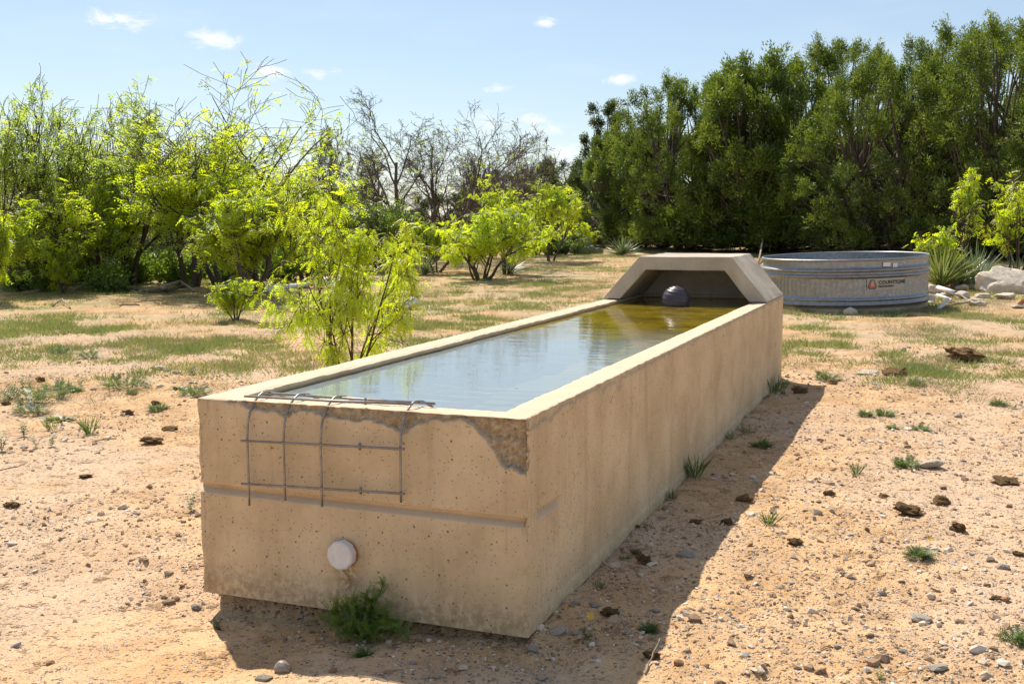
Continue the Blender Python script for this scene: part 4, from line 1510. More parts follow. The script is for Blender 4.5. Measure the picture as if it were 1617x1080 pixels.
def juniper(name, loc, height, width, seed, label, mat=None, plumes=105, tufts=26, group=None, rz=0.0, low=.06, dead=70, top=.30, tsize=1.0):
    rng = np.random.RandomState(seed)
    root = empty(name, loc, rz)
    tag(root, label, 'tree', group)
    C, Rr, Hh, Ax = [], [], [], []
    for k in range(plumes):
        u = low + (1 - low) * ((k + rng.uniform(0, 1)) / plumes) ** 1.0
        if k % 5 == 0:
            u = rng.uniform(.03, .13)
        if u > .38:
            pr = max(1 - ((u - .38) / .66) ** 2, 0) ** .55
            pr = max(pr, top * (1.03 - u) / .2 if u > .8 else 0)
        else:
            pr = .86 + .14 * (u / .38)
        a = rng.uniform(0, TAU)
        lump = 1 + .22 * math.sin(3 * a + seed) * math.sin(5 * u + seed * 2)
        rad = width / 2 * pr * lump * (1 - .55 * rng.uniform(0, 1) ** 2.2)
        pr_ = rng.uniform(.042, .075) * width * (1.0 if u < .75 else .72)
        ph = pr_ * rng.uniform(1.3, 2.3)
        z = max(min(u * height, height - ph * .75) + rng.uniform(-.2, .2), .12 + .3 * ph)
        C.append((rad * math.cos(a), rad * math.sin(a), z))
        Rr.append(pr_)
        Hh.append(ph)
        Ax.append((math.cos(a) * .35 * (1 - u), math.sin(a) * .35 * (1 - u), 1))
    C, Rr, Hh, Ax = np.array(C), np.array(Rr), np.array(Hh), unit(np.array(Ax))
    pos, dirs, tints = [], [], []
    for c, r, h, ax in zip(C, Rr, Hh, Ax):
        k = int(tufts * rng.uniform(.6, 1.4))
        s = unit(rng.normal(size=(k, 3)))
        s[:, 2] = np.abs(s[:, 2]) * 1.0 - .35 * rng.uniform(0, 1, k)
        rr_ = rng.uniform(.35, 1.0, (k, 1)) ** .7
        taper = 1 - .45 * np.clip(s[:, 2:3], 0, 1)
        o = s * rr_ * np.array([r, r, h]) * np.concatenate([taper, taper, np.ones_like(taper)], 1)
        o = o + ax * o[:, 2:3] * .3
        pos.append(c + o)
        dirs.append(s * [1, 1, .5] + np.array([0, 0, .75]) + unit(c * [1, 1, 0] + 1e-3) * .3 + rng.normal(0, .25, (k, 3)))
        tints.append(np.full(k, rng.uniform(0, .7)) + rng.uniform(0, .3, k))
        if c[2] > .45 * height or rng.uniform() < .4:
            m_ = 5
            lean = rng.normal(0, .25, 3) * [1, 1, 0] + unit(c * [1, 1, 0] + 1e-3) * .25 + np.array([0, 0, 1])
            pos.append(c + np.array([0, 0, h * .55]) + unit(lean) * (np.linspace(.1, 1.0, m_) * h * rng.uniform(.5, .95))[:, None] + rng.normal(0, .03, (m_, 3)))
            dirs.append(np.tile(lean, (m_, 1)) * 2)
            tints.append(rng.uniform(.1, .6, m_))
    pos, dirs, tints = np.concatenate(pos), np.concatenate(dirs), np.concatenate(tints)
    Vs, Fs, Ts = [], [], []
    off = 0
    sel = rng.randint(0, 3, len(pos))
    for t in range(3):
        m_ = sel == t
        R = frames(dirs[m_], rng)
        tv, tf = TUFTS[t]
        V, F = scatter(tv, tf, pos[m_], R, tsize * rng.uniform(.65, 1.45, m_.sum()))
        Vs.append(V)
        Fs.append(F + off)
        Ts.append(np.repeat(tints[m_], len(tv)))
        off += len(V)
    obj('crown', mkmesh(name + '_crown', np.concatenate(Vs), np.concatenate(Fs), None, False, [mat or M_JUNI], dict(tint=np.concatenate(Ts))), root)
    # stems and limbs
    ns = 6
    st = []
    paths = []
    for k in range(ns):
        a = TAU * k / ns + rng.uniform(-.4, .4)
        top_ = np.array([math.cos(a) * width * .16, math.sin(a) * width * .16, height * rng.uniform(.45, .68)])
        b = np.array([math.cos(a) * .16, math.sin(a) * .16, -.1])
        u = np.linspace(0, 1, 9)[:, None]
        p = b * (1 - u) + top_ * u + np.array([math.cos(a), math.sin(a), 0]) * width * .10 * np.sin(u * 3.0) + rng.normal(0, .06, (9, 3)) * u
        st.append(p)
        paths.append((p, np.linspace(.13, .035, 9) * width / 5))
    V, q = tubes(paths, 7)
    obj('trunk', mkmesh(name + '_trunk', V, None, q, True, [M_BARKJ]), root)
    paths = []
    for c in C:
        s = st[rng.randint(ns)] if rng.uniform() < .3 else min(st, key=lambda p: np.linalg.norm(p[4, :2] - c[:2]))
        z = c[2] * rng.uniform(.35, .7)
        i = int(np.clip(np.argmin(np.abs(s[:, 2] - z)), 1, 8))
        b = s[i]
        mid = (b + c) / 2 + np.array([0, 0, -.15 * np.linalg.norm(c - b)]) + rng.normal(0, .12, 3)
        u = np.linspace(0, 1, 6)[:, None]
        p = b * (1 - u) ** 2 + 2 * mid * u * (1 - u) + c * u * u
        paths.append((p, np.linspace(.045, .014, 6)))
    V, q = tubes(paths, 4)
    obj('branches', mkmesh(name + '_limbs', V, None, q, True, [M_BARKJ]), root)
    if dead:
        paths = []
        for k in range(dead):
            s = st[rng.randint(ns)]
            b = s[rng.randint(1, 6)]
            a = rng.uniform(0, TAU)
            L_ = width * rng.uniform(.12, .40)
            e = b + np.array([math.cos(a) * L_, math.sin(a) * L_, rng.uniform(-.5, .9)])
            u = np.linspace(0, 1, 6)[:, None]
            p = b * (1 - u) + e * u + rng.normal(0, .05, (6, 3)) * u
            paths.append((p, np.linspace(.022, .006, 6)))
            for _ in range(4):
                i = rng.randint(1, 5)
                e2 = p[i] + rng.normal(0, .35, 3)
                paths.append((np.stack([p[i], (p[i] + e2) / 2 + rng.normal(0, .04, 3), e2]), np.array([.010, .008, .004])))
        V, q = tubes(paths, 3)
        obj('dead_branches', mkmesh(name + '_dead', V, None, q, True, [M_TWIG]), root)['kind'] = 'stuff'
    return root


def tree_dims(px0, px1, top_py, dist):
    return z_of(top_py, dist), (px1 - px0) / FPX * dist


# ------------------------------------------------------------------ the junipers on the right
JUN = [
    # centre px, dist, top py, width px, label
    (985, 40, 225, 150, 'low juniper at the left end of the evergreen row'),
    (1080, 38, 148, 230, 'juniper with a rounded dark crown behind the hood, second from the left end'),
    (1205, 37, 128, 250, 'tall juniper rising straight behind the steel tank left half'),
    (1310, 40, 100, 240, 'tallest pointed juniper behind the middle of the evergreen row'),
    (1400, 34, 132, 270, 'broad bright juniper behind the right half of the steel tank'),
    (1500, 37, 95, 240, 'tall juniper showing above the bright broad one, towards the right'),
    (1590, 33, 90, 270, 'wide juniper behind the yucca and boulders at the right'),
    (1720, 32, 105, 290, 'juniper cut off by the right edge of the view'),
]
JSRC = []
for k, (px, D, top, wp, lab) in enumerate(JUN):
    p = at(px, D)
    H, Wd = z_of(top, D) - p.z, wp / FPX * D
    if k in (2, 5, 7):
        src, h0, w0 = JSRC[{2: 0, 5: 1, 7: 2}[k]]
        o = copy_tree(src)
        o.location, o.scale, o.rotation_euler = p, (Wd / w0, Wd / w0, H / h0), (0, 0, 2.3 + k)
        o['label'] = lab
    else:
        JSRC.append((juniper('juniper_tree', p, H, Wd, 40 + k, lab, plumes=190, tufts=20, tsize=.85, group='junipers in the evergreen row', rz=.7 * k), H, Wd))

# sprig trees poking out left of the row
p = at(955, 46)
juniper('juniper_tree', p, z_of(178, 46) - p.z, 75 / FPX * 46, 61, 'slender juniper top poking out left of the evergreen row', M_JUNID, 40, 12, 'junipers in the evergreen row', low=.45, dead=0)

# ------------------------------------------------------------------ dark evergreens far behind, on the left
dj = juniper('evergreen_tree', at(40, 36), 4.0, 6.0, 70, 'dark evergreen behind the leftmost mesquites', M_JUNID, 80, 20, 'dark evergreens behind the mesquites', dead=30)
dj2 = juniper('evergreen_tree', at(880, 44), 3.3, 4.6, 71, 'dark evergreen left of the juniper row, behind the yellow-green bush', M_JUNID, 70, 20, 'dark evergreens behind the mesquites', dead=30)
FARJ = [
    (-90, 33, 300, 230, 'dark evergreen at the far left edge of the view', 0),
    (130, 38, 335, 210, 'dark evergreen between the two leftmost mesquites', 1),
    (235, 42, 348, 200, 'dark evergreen behind the prickly pear', 0),
    (330, 40, 348, 200, 'dark evergreen behind the trunk of the tall mesquite', 1),
    (430, 38, 335, 190, 'dark evergreen right of the tall mesquite trunk', 0),
    (525, 42, 305, 190, 'dark evergreen left of the bare tree', 1),
    (625, 44, 335, 180, 'dark evergreen behind the bare tree trunk', 0),
    (720, 42, 315, 190, 'dark evergreen behind the right side of the bare tree', 1),
    (800, 46, 278, 170, 'dark evergreen beyond the yellow-green bush', 0),
    (960, 50, 270, 190, 'dark evergreen in the gap behind the leftmost juniper', 1),
    (1070, 48, 230, 220, 'dark evergreen in the shade behind the juniper over the hood', 0),
    (1180, 49, 230, 220, 'dark evergreen in the shade behind the tank left half', 1),
    (1290, 48, 230, 220, 'dark evergreen in the shade behind the middle of the tank', 0),
    (1410, 46, 230, 230, 'dark evergreen in the shade behind the tank right half', 1),
    (1530, 45, 230, 230, 'dark evergreen in the shade behind the yuccas', 0),
    (1640, 44, 230, 230, 'dark evergreen in the shade at the right edge', 1),
]
for k, (px, D, top, wp, lab, src) in enumerate(FARJ):
    s = (dj, dj2)[src]
    o = copy_tree(s)
    p = at(px, D)
    o.location = p
    h0, w0 = ((4.0, 6.0), (3.3, 4.6))[src]
    o.scale = (wp / FPX * D / w0, wp / FPX * D / w0, (z_of(top, D) - p.z) / h0)
    o.rotation_euler = (0, 0, 1.1 * k + .5)
    o['label'] = lab
p = at(40, 36)
dj.scale = (1, 1, (z_of(285, 36) - p.z) / 4.0)
p = at(880, 44)
dj2.scale = (1, 1, (z_of(268, 44) - p.z) / 3.3)

# ------------------------------------------------------------------ mesquites on the left
p = at(368, 22.0)
mesquite('mesquite_tree', p, z_of(122, 22) - p.z, 335 / FPX * 22, 3, 2900, LEAF_FAR, M_MESQ, 'tallest mesquite with thin branches reaching into the sky',
         nst=4, r0=.075, spread=.45, dens=lambda x, y, z: np.where(z < .5, 1.2, .35), minr=.005, rz=1.9)
p = at(205, 23.5)
mesquite('mesquite_tree', p, z_of(150, 23.5) - p.z, 190 / FPX * 23.5, 5, 1900, LEAF_FAR, M_MESQ2, 'grey-green mesquite left of the tallest one',
         nst=3, r0=.06, spread=.35, minr=.005)
p = at(120, 25)
mesquite('mesquite_tree', p, z_of(172, 25) - p.z, 190 / FPX * 25, 6, 1900, LEAF_FAR, M_MESQ2, 'olive mesquite leaning left, third from the left edge',
         nst=4, r0=.06, spread=.5, minr=.005)
p = at(20, 24)
mesquite('mesquite_tree', p, z_of(155, 24) - p.z, 190 / FPX * 24, 8, 1900, LEAF_FAR, M_MESQ2, 'olive mesquite against the sky at the left edge',
         nst=4, r0=.06, spread=.45, minr=.005)
p = at(305, 22.6)
mesquite('mesquite_tree', p, z_of(215, 22.6) - p.z, 190 / FPX * 22.6, 9, 1900, LEAF_FAR, M_MESQ, 'bright yellow-green mesquite under the tallest one, on its left',
         nst=4, r0=.06, spread=.5, minr=.006, dens=lambda x, y, z: sst(z, .3, .5))
p = at(400, 19.5)
mesquite('mesquite_tree', p, z_of(290, 19.5) - p.z, 190 / FPX * 19.5, 10, 2700, LEAF_MID, M_MESQ, 'bright drooping mesquite in front of the tallest one trunk',
         nst=4, r0=.06, spread=.55, minr=.006, lsize=1.15)
p = at(485, 24)
mesquite('mesquite_tree', p, z_of(255, 24) - p.z, 150 / FPX * 24, 12, 1700, LEAF_FAR, M_MESQ, 'green mesquite between the tallest one and the bare tree',
         nst=4, r0=.06, spread=.5, minr=.0045)
p = at(60, 22.5)
mesquite('mesquite_tree', p, z_of(300, 22.5) - p.z, 200 / FPX * 22.5, 13, 1600, LEAF_FAR, M_MESQ, 'low yellowish mesquite before the dark evergreen at left',
         nst=4, r0=.06, spread=.6, minr=.0045)
p = at(98, 21.5)
mesquite('mesquite_shrub', p, z_of(372, 21.5) - p.z, 46 / FPX * 21.5, 14, 520, LEAF_MID, M_MESQ, 'small yellow mesquite among the green shrubs at left',
         nst=3, r0=.03, spread=.5, minr=.005, cat='shrub')
p = at(-14, 20)
mesquite('mesquite_shrub', p, z_of(280, 20) - p.z, 60 / FPX * 20, 15, 700, LEAF_MID, M_MESQ, 'yellow-green mesquite twigs entering at the left edge',
         nst=3, r0=.03, spread=.5, minr=.005, cat='shrub')
p = at(160, 23)
mesquite('mesquite_tree', p, z_of(290, 23) - p.z, 150 / FPX * 23, 17, 1600, LEAF_FAR, M_MESQ, 'green mesquite behind the prickly pear',
         nst=3, r0=.06, spread=.5, minr=.0045)

# bare tree in the middle
BARE = dict(n=[1, 6, 6, 6, 3], seg=[6, 6, 4, 3, 2], wob=[.10, .13, .17, .22, .25], up=[.06, .07, .06, .03, .02], tap=[.5, .4, .35, .3, .3],
            t0=[.30, .25, .2, .2], ang=[0, .55, .6, .7, .8], rr=[1, .6, .55, .5, .5], lr=[1, .66, .55, .48, .45])
p = at(660, 31)
mesquite('bare_tree', p, z_of(158, 31) - p.z, 320 / FPX * 31, 23, 350, LEAF_FAR, M_MESQ2, 'leafless dark tree with fanned branches in the middle',
         spec=dict(BARE, n=[1, 6, 6, 7, 4]), nst=5, r0=.075, spread=.55, bark=M_BARE, minr=.0048, leaf_levels=(3, 4), lsize=.8)
p = at(775, 34)
mesquite('bare_tree', p, z_of(215, 34) - p.z, 170 / FPX * 34, 24, 300, LEAF_FAR, M_MESQ2, 'smaller leafless tree right of the fanned bare tree',
         spec=BARE, nst=4, r0=.06, spread=.55, bark=M_BARE, minr=.0055, leaf_levels=(3, 4), lsize=.8)
p = at(545, 33)
mesquite('bare_tree', p, z_of(200, 33) - p.z, 110 / FPX * 33, 25, 900, LEAF_FAR, M_MESQ2, 'thin olive tree at the left side of the bare tree',
         spec=BARE, nst=3, r0=.05, spread=.4, bark=M_BARE, minr=.0055, leaf_levels=(3, 4), lsize=.7)

# bushes in the middle
p = on_ground(760, 441)
D = math.hypot(p.x, p.y)
mesquite('mesquite_shrub', p, z_of(325, D) - p.z, 165 / FPX * D, 31, 2300, LEAF_MID, M_MESQ, 'rounded yellow-green mesquite bush alone on the grass in the middle',
         nst=6, r0=.035, spread=.7, minr=.005, cat='shrub', lsize=1.1, dens=lambda x, y, z: sst(z, .15, .45))
p = at(800, 25.5)
mesquite('mesquite_shrub', p, z_of(285, 25.5) - p.z, 100 / FPX * 25.5, 32, 700, LEAF_MID, M_MESQ, 'tall thin yellowish mesquite behind the rounded bush',
         nst=3, r0=.035, spread=.35, minr=.006, cat='shrub', dens=lambda x, y, z: sst(z, .4, .8))
p = at(870, 31)
mesquite('mesquite_shrub', p, z_of(285, 31) - p.z, 110 / FPX * 31, 33, 1100, LEAF_FAR, M_MESQ, 'yellow-green mesquite reaching towards the juniper row',
         nst=3, r0=.04, spread=.55, minr=.005, cat='shrub', dens=lambda x, y, z: sst(z, .3, .7))
p = at(690, 26)
mesquite('mesquite_shrub', p, z_of(345, 26) - p.z, 110 / FPX * 26, 34, 1400, LEAF_MID, M_MESQ, 'low yellow-green bush left of the rounded mesquite bush',
         nst=5, r0=.03, spread=.6, minr=.005, cat='shrub')
p = at(600, 27)
mesquite('mesquite_shrub', p, z_of(300, 27) - p.z, 150 / FPX * 27, 35, 1700, LEAF_FAR, M_SHRUB, 'green bush behind the top of the sapling',
         nst=5, r0=.04, spread=.6, minr=.005, cat='shrub')
p = at(870, 35)
mesquite('mesquite_shrub', p, z_of(362, 35) - p.z, 90 / FPX * 35, 36, 1500, LEAF_FAR, M_SHRUB, 'low green bush under the left end of the juniper row',
         nst=5, r0=.03, spread=.6, minr=.006, cat='shrub')
p = at(915, 38)
mesquite('mesquite_shrub', p, z_of(352, 38) - p.z, 60 / FPX * 38, 37, 900, LEAF_FAR, M_MESQ, 'yellow-green shrub at the foot of the leftmost juniper',
         nst=4, r0=.03, spread=.6, minr=.006, cat='shrub')
p = on_ground(372, 506)
D = math.hypot(p.x, p.y)
mesquite('mesquite_shrub', p, z_of(428, D) - p.z, 70 / FPX * D, 38, 480, LEAF_MID, M_MESQ, 'knee-high yellow-green mesquite seedling on the sand left of the sapling',
         nst=5, r0=.014, spread=.4, minr=.003, cat='shrub', lsize=.75)

# the sapling just behind the trough
SAP = dict(n=[1, 6, 5, 3], seg=[8, 6, 4, 3], wob=[.13, .18, .22, .25], up=[.04, .04, .02, .0], tap=[.35, .35, .3, .3],
           t0=[.2, .15, .15], ang=[0, .6, .7, .8], rr=[1, .6, .55, .5], lr=[1, .5, .55, .55])
p = at(545, 9.6)
mesquite('mesquite_sapling', p, z_of(282, 9.6) - p.z, 225 / FPX * 9.6, 44, 1500, LEAF_NEAR, M_MESQ, 'yellow-green mesquite sapling growing beside the trough',
         spec=SAP, nst=6, r0=.015, spread=.5, bark=M_SAPL, minr=.0025, sides=6, lsize=1.0, hang=.65, cat='sapling', leaf_levels=(1, 2, 3))
# mesquite seedlings behind the rocks at the right
p = at(1521, 23.5)
mesquite('mesquite_sapling', p, z_of(278, 23.5) - p.z, 52 / FPX * 23.5, 45, 260, LEAF_MID, M_MESQ, 'thin mesquite sapling behind the yuccas at right',
         nst=2, r0=.025, spread=.25, minr=.005, cat='sapling', dens=lambda x, y, z: sst(z, .55, .8) + .12)
p = at(1603, 23.5)
mesquite('mesquite_sapling', p, z_of(285, 23.5) - p.z, 100 / FPX * 23.5, 46, 620, LEAF_MID, M_MESQ, 'leafy mesquite sapling behind the largest boulder',
         nst=3, r0=.03, spread=.35, minr=.005, cat='sapling', dens=lambda x, y, z: sst(z, .15, .4) + .1)
p = at(1478, 22.5)
mesquite('mesquite_sapling', p, z_of(362, 22.5) - p.z, 55 / FPX * 22.5, 47, 420, LEAF_MID, M_MESQ, 'short bright mesquite sprout right behind the tank rim',
         nst=3, r0=.02, spread=.3, minr=.004, cat='sapling', dens=lambda x, y, z: sst(z, .35, .6))


# ------------------------------------------------------------------ small-leaved green shrubs
def diamond(L, Wd, fold=.15):
    return (np.array([(0, 0, 0), (L * .5, Wd / 2, fold * Wd), (L, 0, -.1 * L), (L * .5, -Wd / 2, fold * Wd)]), np.array([(0, 2, 1), (0, 3, 2)]))


def shrub(loc, height, width, seed, label, n=2600, mat=None, lsz=.07, group='green shrubs at the left'):
    rng = np.random.RandomState(seed)
    root = empty('green_shrub', loc)
    tag(root, label, 'shrub', group)
    k = 26
    tips = []
    paths = []
    for i in range(k):
        a = rng.uniform(0, TAU)
        r = width / 2 * rng.uniform(.1, 1) ** .6
        e = np.array([r * math.cos(a), r * math.sin(a), height * rng.uniform(.45, 1) * (1 - .35 * (2 * r / width) ** 2)])
        u = np.linspace(0, 1, 6)[:, None]
        p = e * u * np.array([1, 1, 1]) + rng.normal(0, .03, (6, 3)) * u + np.array([0, 0, -.03]) * (1 - u)
        paths.append((p, np.linspace(.012, .004, 6)))
        tips.append(p)
    V, q = tubes(paths, 4)
    obj('stems', mkmesh('shrub_stems', V, None, q, True, [M_BARK]), root)
    T = np.array(tips)
    i = rng.randint(0, k, n)
    j = np.minimum((rng.uniform(.25, 1, n) ** .7 * 5).astype(int), 5)
    pos = T[i, j] + rng.normal(0, .10, (n, 3)) * min(1, width)
    pos[:, 2] = np.maximum(pos[:, 2], .02)
    d = unit(rng.normal(0, .6, (n, 3)) + np.array([0, 0, .35]))
    tv, tf = diamond(1, .45)
    V, F = scatter(tv, tf, pos, frames(d, rng), lsz * rng.uniform(.6, 1.3, n))
    obj('crown', mkmesh('shrub_leaves', V, F, None, False, [mat or M_SHRUB], dict(tint=np.repeat(rng.uniform(0, 1, n), 4))), root)
    return root


for k, (px, D, top, wp, lab) in enumerate([
        (28, 22.5, 385, 70, 'green shrub low at the left edge behind the dead branches'),
        (68, 22.0, 395, 60, 'dense green shrub just left of the small yellow mesquite'),
        (170, 21.8, 398, 66, 'dense green shrub left of the prickly pear'),
        (130, 25.0, 390, 70, 'shaded green shrub behind the small yellow mesquite'),
        (320, 25.5, 392, 80, 'shaded shrub right of the prickly pear'),
        (470, 27.0, 372, 90, 'shaded green shrub under the green mesquite'),
        (420, 28.0, 376, 100, 'shaded green shrub behind the drooping mesquite'),
        (560, 30.0, 372, 110, 'shaded green shrub behind the sapling stems'),
        (670, 33.0, 372, 110, 'shaded green shrub under the bare tree'),
        (250, 27.0, 382, 110, 'shaded green shrub directly behind the prickly pear'),
        (840, 38.0, 352, 120, 'shaded green shrub left of the low green bush'),
        (215, 24.0, 378, 90, 'green shrub behind the left end of the prickly pear'),
        (285, 23.6, 385, 80, 'green shrub behind the right end of the prickly pear'),
        (365, 23.0, 388, 90, 'green shrub at the foot of the tallest mesquite'),
        (440, 23.5, 384, 90, 'green shrub right of the tallest mesquite foot'),
        (510, 26.0, 375, 110, 'green shrub left behind the sapling'),
        (635, 28.0, 368, 100, 'green shrub right behind the sapling'),
        (95, 24.0, 370, 100, 'green shrub behind the small yellow mesquite on its left'),
        (5, 24.0, 365, 100, 'tall green shrub at the left edge of the view')]):
    p = at(px, D)
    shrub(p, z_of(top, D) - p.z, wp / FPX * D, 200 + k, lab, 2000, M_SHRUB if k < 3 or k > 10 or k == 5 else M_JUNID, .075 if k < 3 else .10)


# ------------------------------------------------------------------ prickly pear
def build_cactus(loc, width, height, n, seed, label, padr=.13):
    rng = np.random.RandomState(seed)
    bm = bmesh.new()
    bmesh.ops.create_uvsphere(bm, u_segments=10, v_segments=7, radius=1)
    for v in bm.verts:
        t = (v.co.z + 1) / 2
        v.co = Vector((v.co.x * (.80 + .2 * t), v.co.y * .16, v.co.z * 1.15 + 1.05))
    for f in bm.faces:
        f.smooth = True
    me = bpy.data.meshes.new('cactus_pad')
    bm.to_mesh(me)
    bm.free()
    me.materials.append(M_CACT)
    root = empty('prickly_pear', loc)
    tag(root, label, 'cactus')
    for i in range(n):
        x = rng.uniform(-.5, .5) * width
        y = rng.uniform(-.35, .35)
        lvl = rng.uniform(0, 1) * (1 - (2 * x / width) ** 2 * .6)
        z = max(0, lvl * height - padr * 1.6)
        s = padr * rng.uniform(.75, 1.2)
        obj('pad', me, root, (x, y, z - .02), (rng.normal(0, .3), rng.normal(0, .45), rng.uniform(-1.0, 1.0)), (s, s, s))
    return root


p = on_ground(238, 441)
build_cactus(p, 80 * mpp(p), .62, 44, 3, 'grey-green prickly pear clump behind the fallen log')
p = at(880, 35)
build_cactus(p, 2.2, .42, 34, 4, 'low prickly pear patch at the foot of the juniper row', .12)
p = at(925, 36)
build_cactus(p, 1.0, .34, 14, 5, 'small prickly pear just left of the yucca by the hood', .12)


# ------------------------------------------------------------------ yucca
def yucca(loc, length, seed, label, n=110, mat=None, up=.25, width=.035):
    n, width = int(n * 1.6), width * .55
    rng = np.random.RandomState(seed)
    L_ = rng.uniform(.6, 1.1, n) * length
    ph = rng.uniform(0, TAU, n)
    el = np.arcsin(np.clip(rng.uniform(up - .2, 1, n), 0, 1))
    d = np.stack([np.cos(el) * np.cos(ph), np.cos(el) * np.sin(ph), np.sin(el)], -1)
    V0, F0 = tri_strip_leaf(1, 1, .10, 3)
    R = frames(d, rng, np.array([0, 0, 1.0]) + 0 * d)
    V, F = scatter(V0, F0, np.tile([0, 0, .05], (n, 1)) + rng.normal(0, .02, (n, 3)), R, np.stack([L_, np.full(n, width), L_], -1))
    o = obj('yucca', mkmesh('yucca', V, F, None, False, [mat or M_YUCCA], dict(tint=np.repeat(rng.uniform(0, 1, n), len(V0)))), None, loc)
    return tag(o, label, 'yucca')


yucca(at(1488, 21.8), .95, 1, 'yellowish-green yucca between the tank and the perched rock', 130, M_GRASS, .55, .045)
yucca(at(1542, 22.6), .85, 2, 'grey-green yucca behind the rock pile', 120, None, .35, .04)
yucca(at(1517, 22.2), .75, 7, 'smaller yucca between the two larger ones behind the rocks', 80, None, .3, .04)
yucca(at(1607, 23.5), .7, 8, 'yucca behind the largest boulder at the right edge', 70, None, .3, .04)
yucca(at(983, 34), .75, 3, 'green yucca on the grass behind the hood left side', 110, None, .2, .05)
yucca(at(806, 25.5), .62, 4, 'pale grey yucca leaning out right of the rounded mesquite bush', 60, None, .15, .045)
yucca(at(672, 25), .60, 5, 'dark yucca left of the rounded mesquite bush', 60, None, .25, .04)


# ------------------------------------------------------------------ weeds (each plant one object)
def feather_leaf(n=6, L=.06):
    V, F = [], []
    for i in range(n):
        u = (i + .3) / n
        for s in (-1, 1):
            c = np.array([u * L, 0, -.15 * L * u * u])
            tip = c + np.array([.25 * L * (1 - u * .5), s * .30 * L * (1 - .6 * u), .02 * L])
            n0 = len(V)
            V += [c, c + np.array([.09 * L, 0, 0]), tip]
            F.append((n0, n0 + 1, n0 + 2))
    n0 = len(V)
    V += [(0, .02 * L, 0), (0, -.02 * L, 0), (L, 0, -.15 * L)]
    F.append((n0, n0 + 1, n0 + 2))
    return np.array(V, float), np.array(F)


FEATH = feather_leaf()


def weed_mesh(kind, seed, w_, h_):
    """plant of half width w_ and height h_"""
    rng = np.random.RandomState(seed)
    if kind == 'mat':
        n = 150
        r = w_ * rng.uniform(0, 1, n) ** .6
        a = rng.uniform(0, TAU, n)
        pos = np.stack([r * np.cos(a), r * np.sin(a) * .75, h_ * .5 * rng.uniform(0, 1, n)], -1)
        d = unit(np.stack([np.cos(a), np.sin(a), np.full(n, .5)], -1) + rng.normal(0, .5, (n, 3)))
        R = frames(d, rng, np.array([0, 0, 1.]) + 0 * d)
        tv, tf = FEATH
        V, F = scatter(tv, tf, pos, R, (.6 + .8 * w_ / .12) * rng.uniform(.6, 1.2, n) * .85)
        k = len(tv)
    elif kind == 'rosette':
        n = 26
        a = rng.uniform(0, TAU, n)
        d = unit(np.stack([np.cos(a), np.sin(a), rng.uniform(.1, .9, n)], -1))
        pos = np.stack([np.cos(a), np.sin(a), a * 0], -1) * (w_ * rng.uniform(0, .45, n))[:, None] + [0, 0, .005]
        V0, F0 = tri_strip_leaf(1, .34, .25, 3)
        R = frames(d, rng, np.array([0, 0, 1.]) + 0 * d)
        V, F = scatter(V0, F0, pos, R, w_ * .75 * rng.uniform(.6, 1.1, n))
        k = len(V0)
    elif kind == 'tuft':
        n = 46
        a = rng.uniform(0, TAU, n)
        d = unit(np.stack([np.cos(a) * .5, np.sin(a) * .5, np.full(n, 1.0)], -1) + rng.normal(0, .15, (n, 3)))
        pos = np.stack([np.cos(a), np.sin(a), a * 0], -1) * (w_ * rng.uniform(0, .7, n))[:, None]
        V0, F0 = tri_strip_leaf(1, .05, .25, 3)
        R = frames(d, rng)
        V, F = scatter(V0, F0, pos, R, h_ * rng.uniform(.5, 1.1, n))
        k = len(V0)
    else:  # sprout: a few upright stems with narrow leaves
        V0, F0 = tri_strip_leaf(1, .26, .3, 2)
        ps, ds, ss = [], [], []
        for s in range(4):
            a = rng.uniform(0, TAU)
            e = np.array([math.cos(a) * w_ * .7, math.sin(a) * w_ * .7, h_ * rng.uniform(.6, 1)])
            for u in np.linspace(.15, 1, 8):
                for q in range(2):
                    aa = rng.uniform(0, TAU)
                    ps.append(e * u)
                    ds.append((math.cos(aa), math.sin(aa), .5))
                    ss.append(h_ * .32 * rng.uniform(.7, 1.2))
            ps.append((0, 0, 0))
            ds.append(e)
            ss.append(np.linalg.norm(e))
        ps, ds, ss = np.array(ps), unit(np.array(ds)), np.array(ss)
        R = frames(ds, rng, np.array([0, 0, 1.]) + 0 * ds)
        wf = np.ones((len(ss), 3)) * ss[:, None]
        stem = np.arange(len(ss)) % 17 == 16
        wf[stem, 1] *= .12
        wf[stem, 2] *= .1
        V, F = scatter(V0, F0, ps, R, wf)
        k = len(V0)
    tint = np.repeat(rng.uniform(0, 1, len(V) // k), k)
    return mkmesh('weed_' + kind, V, F, None, False, [M_WEED], dict(tint=tint))


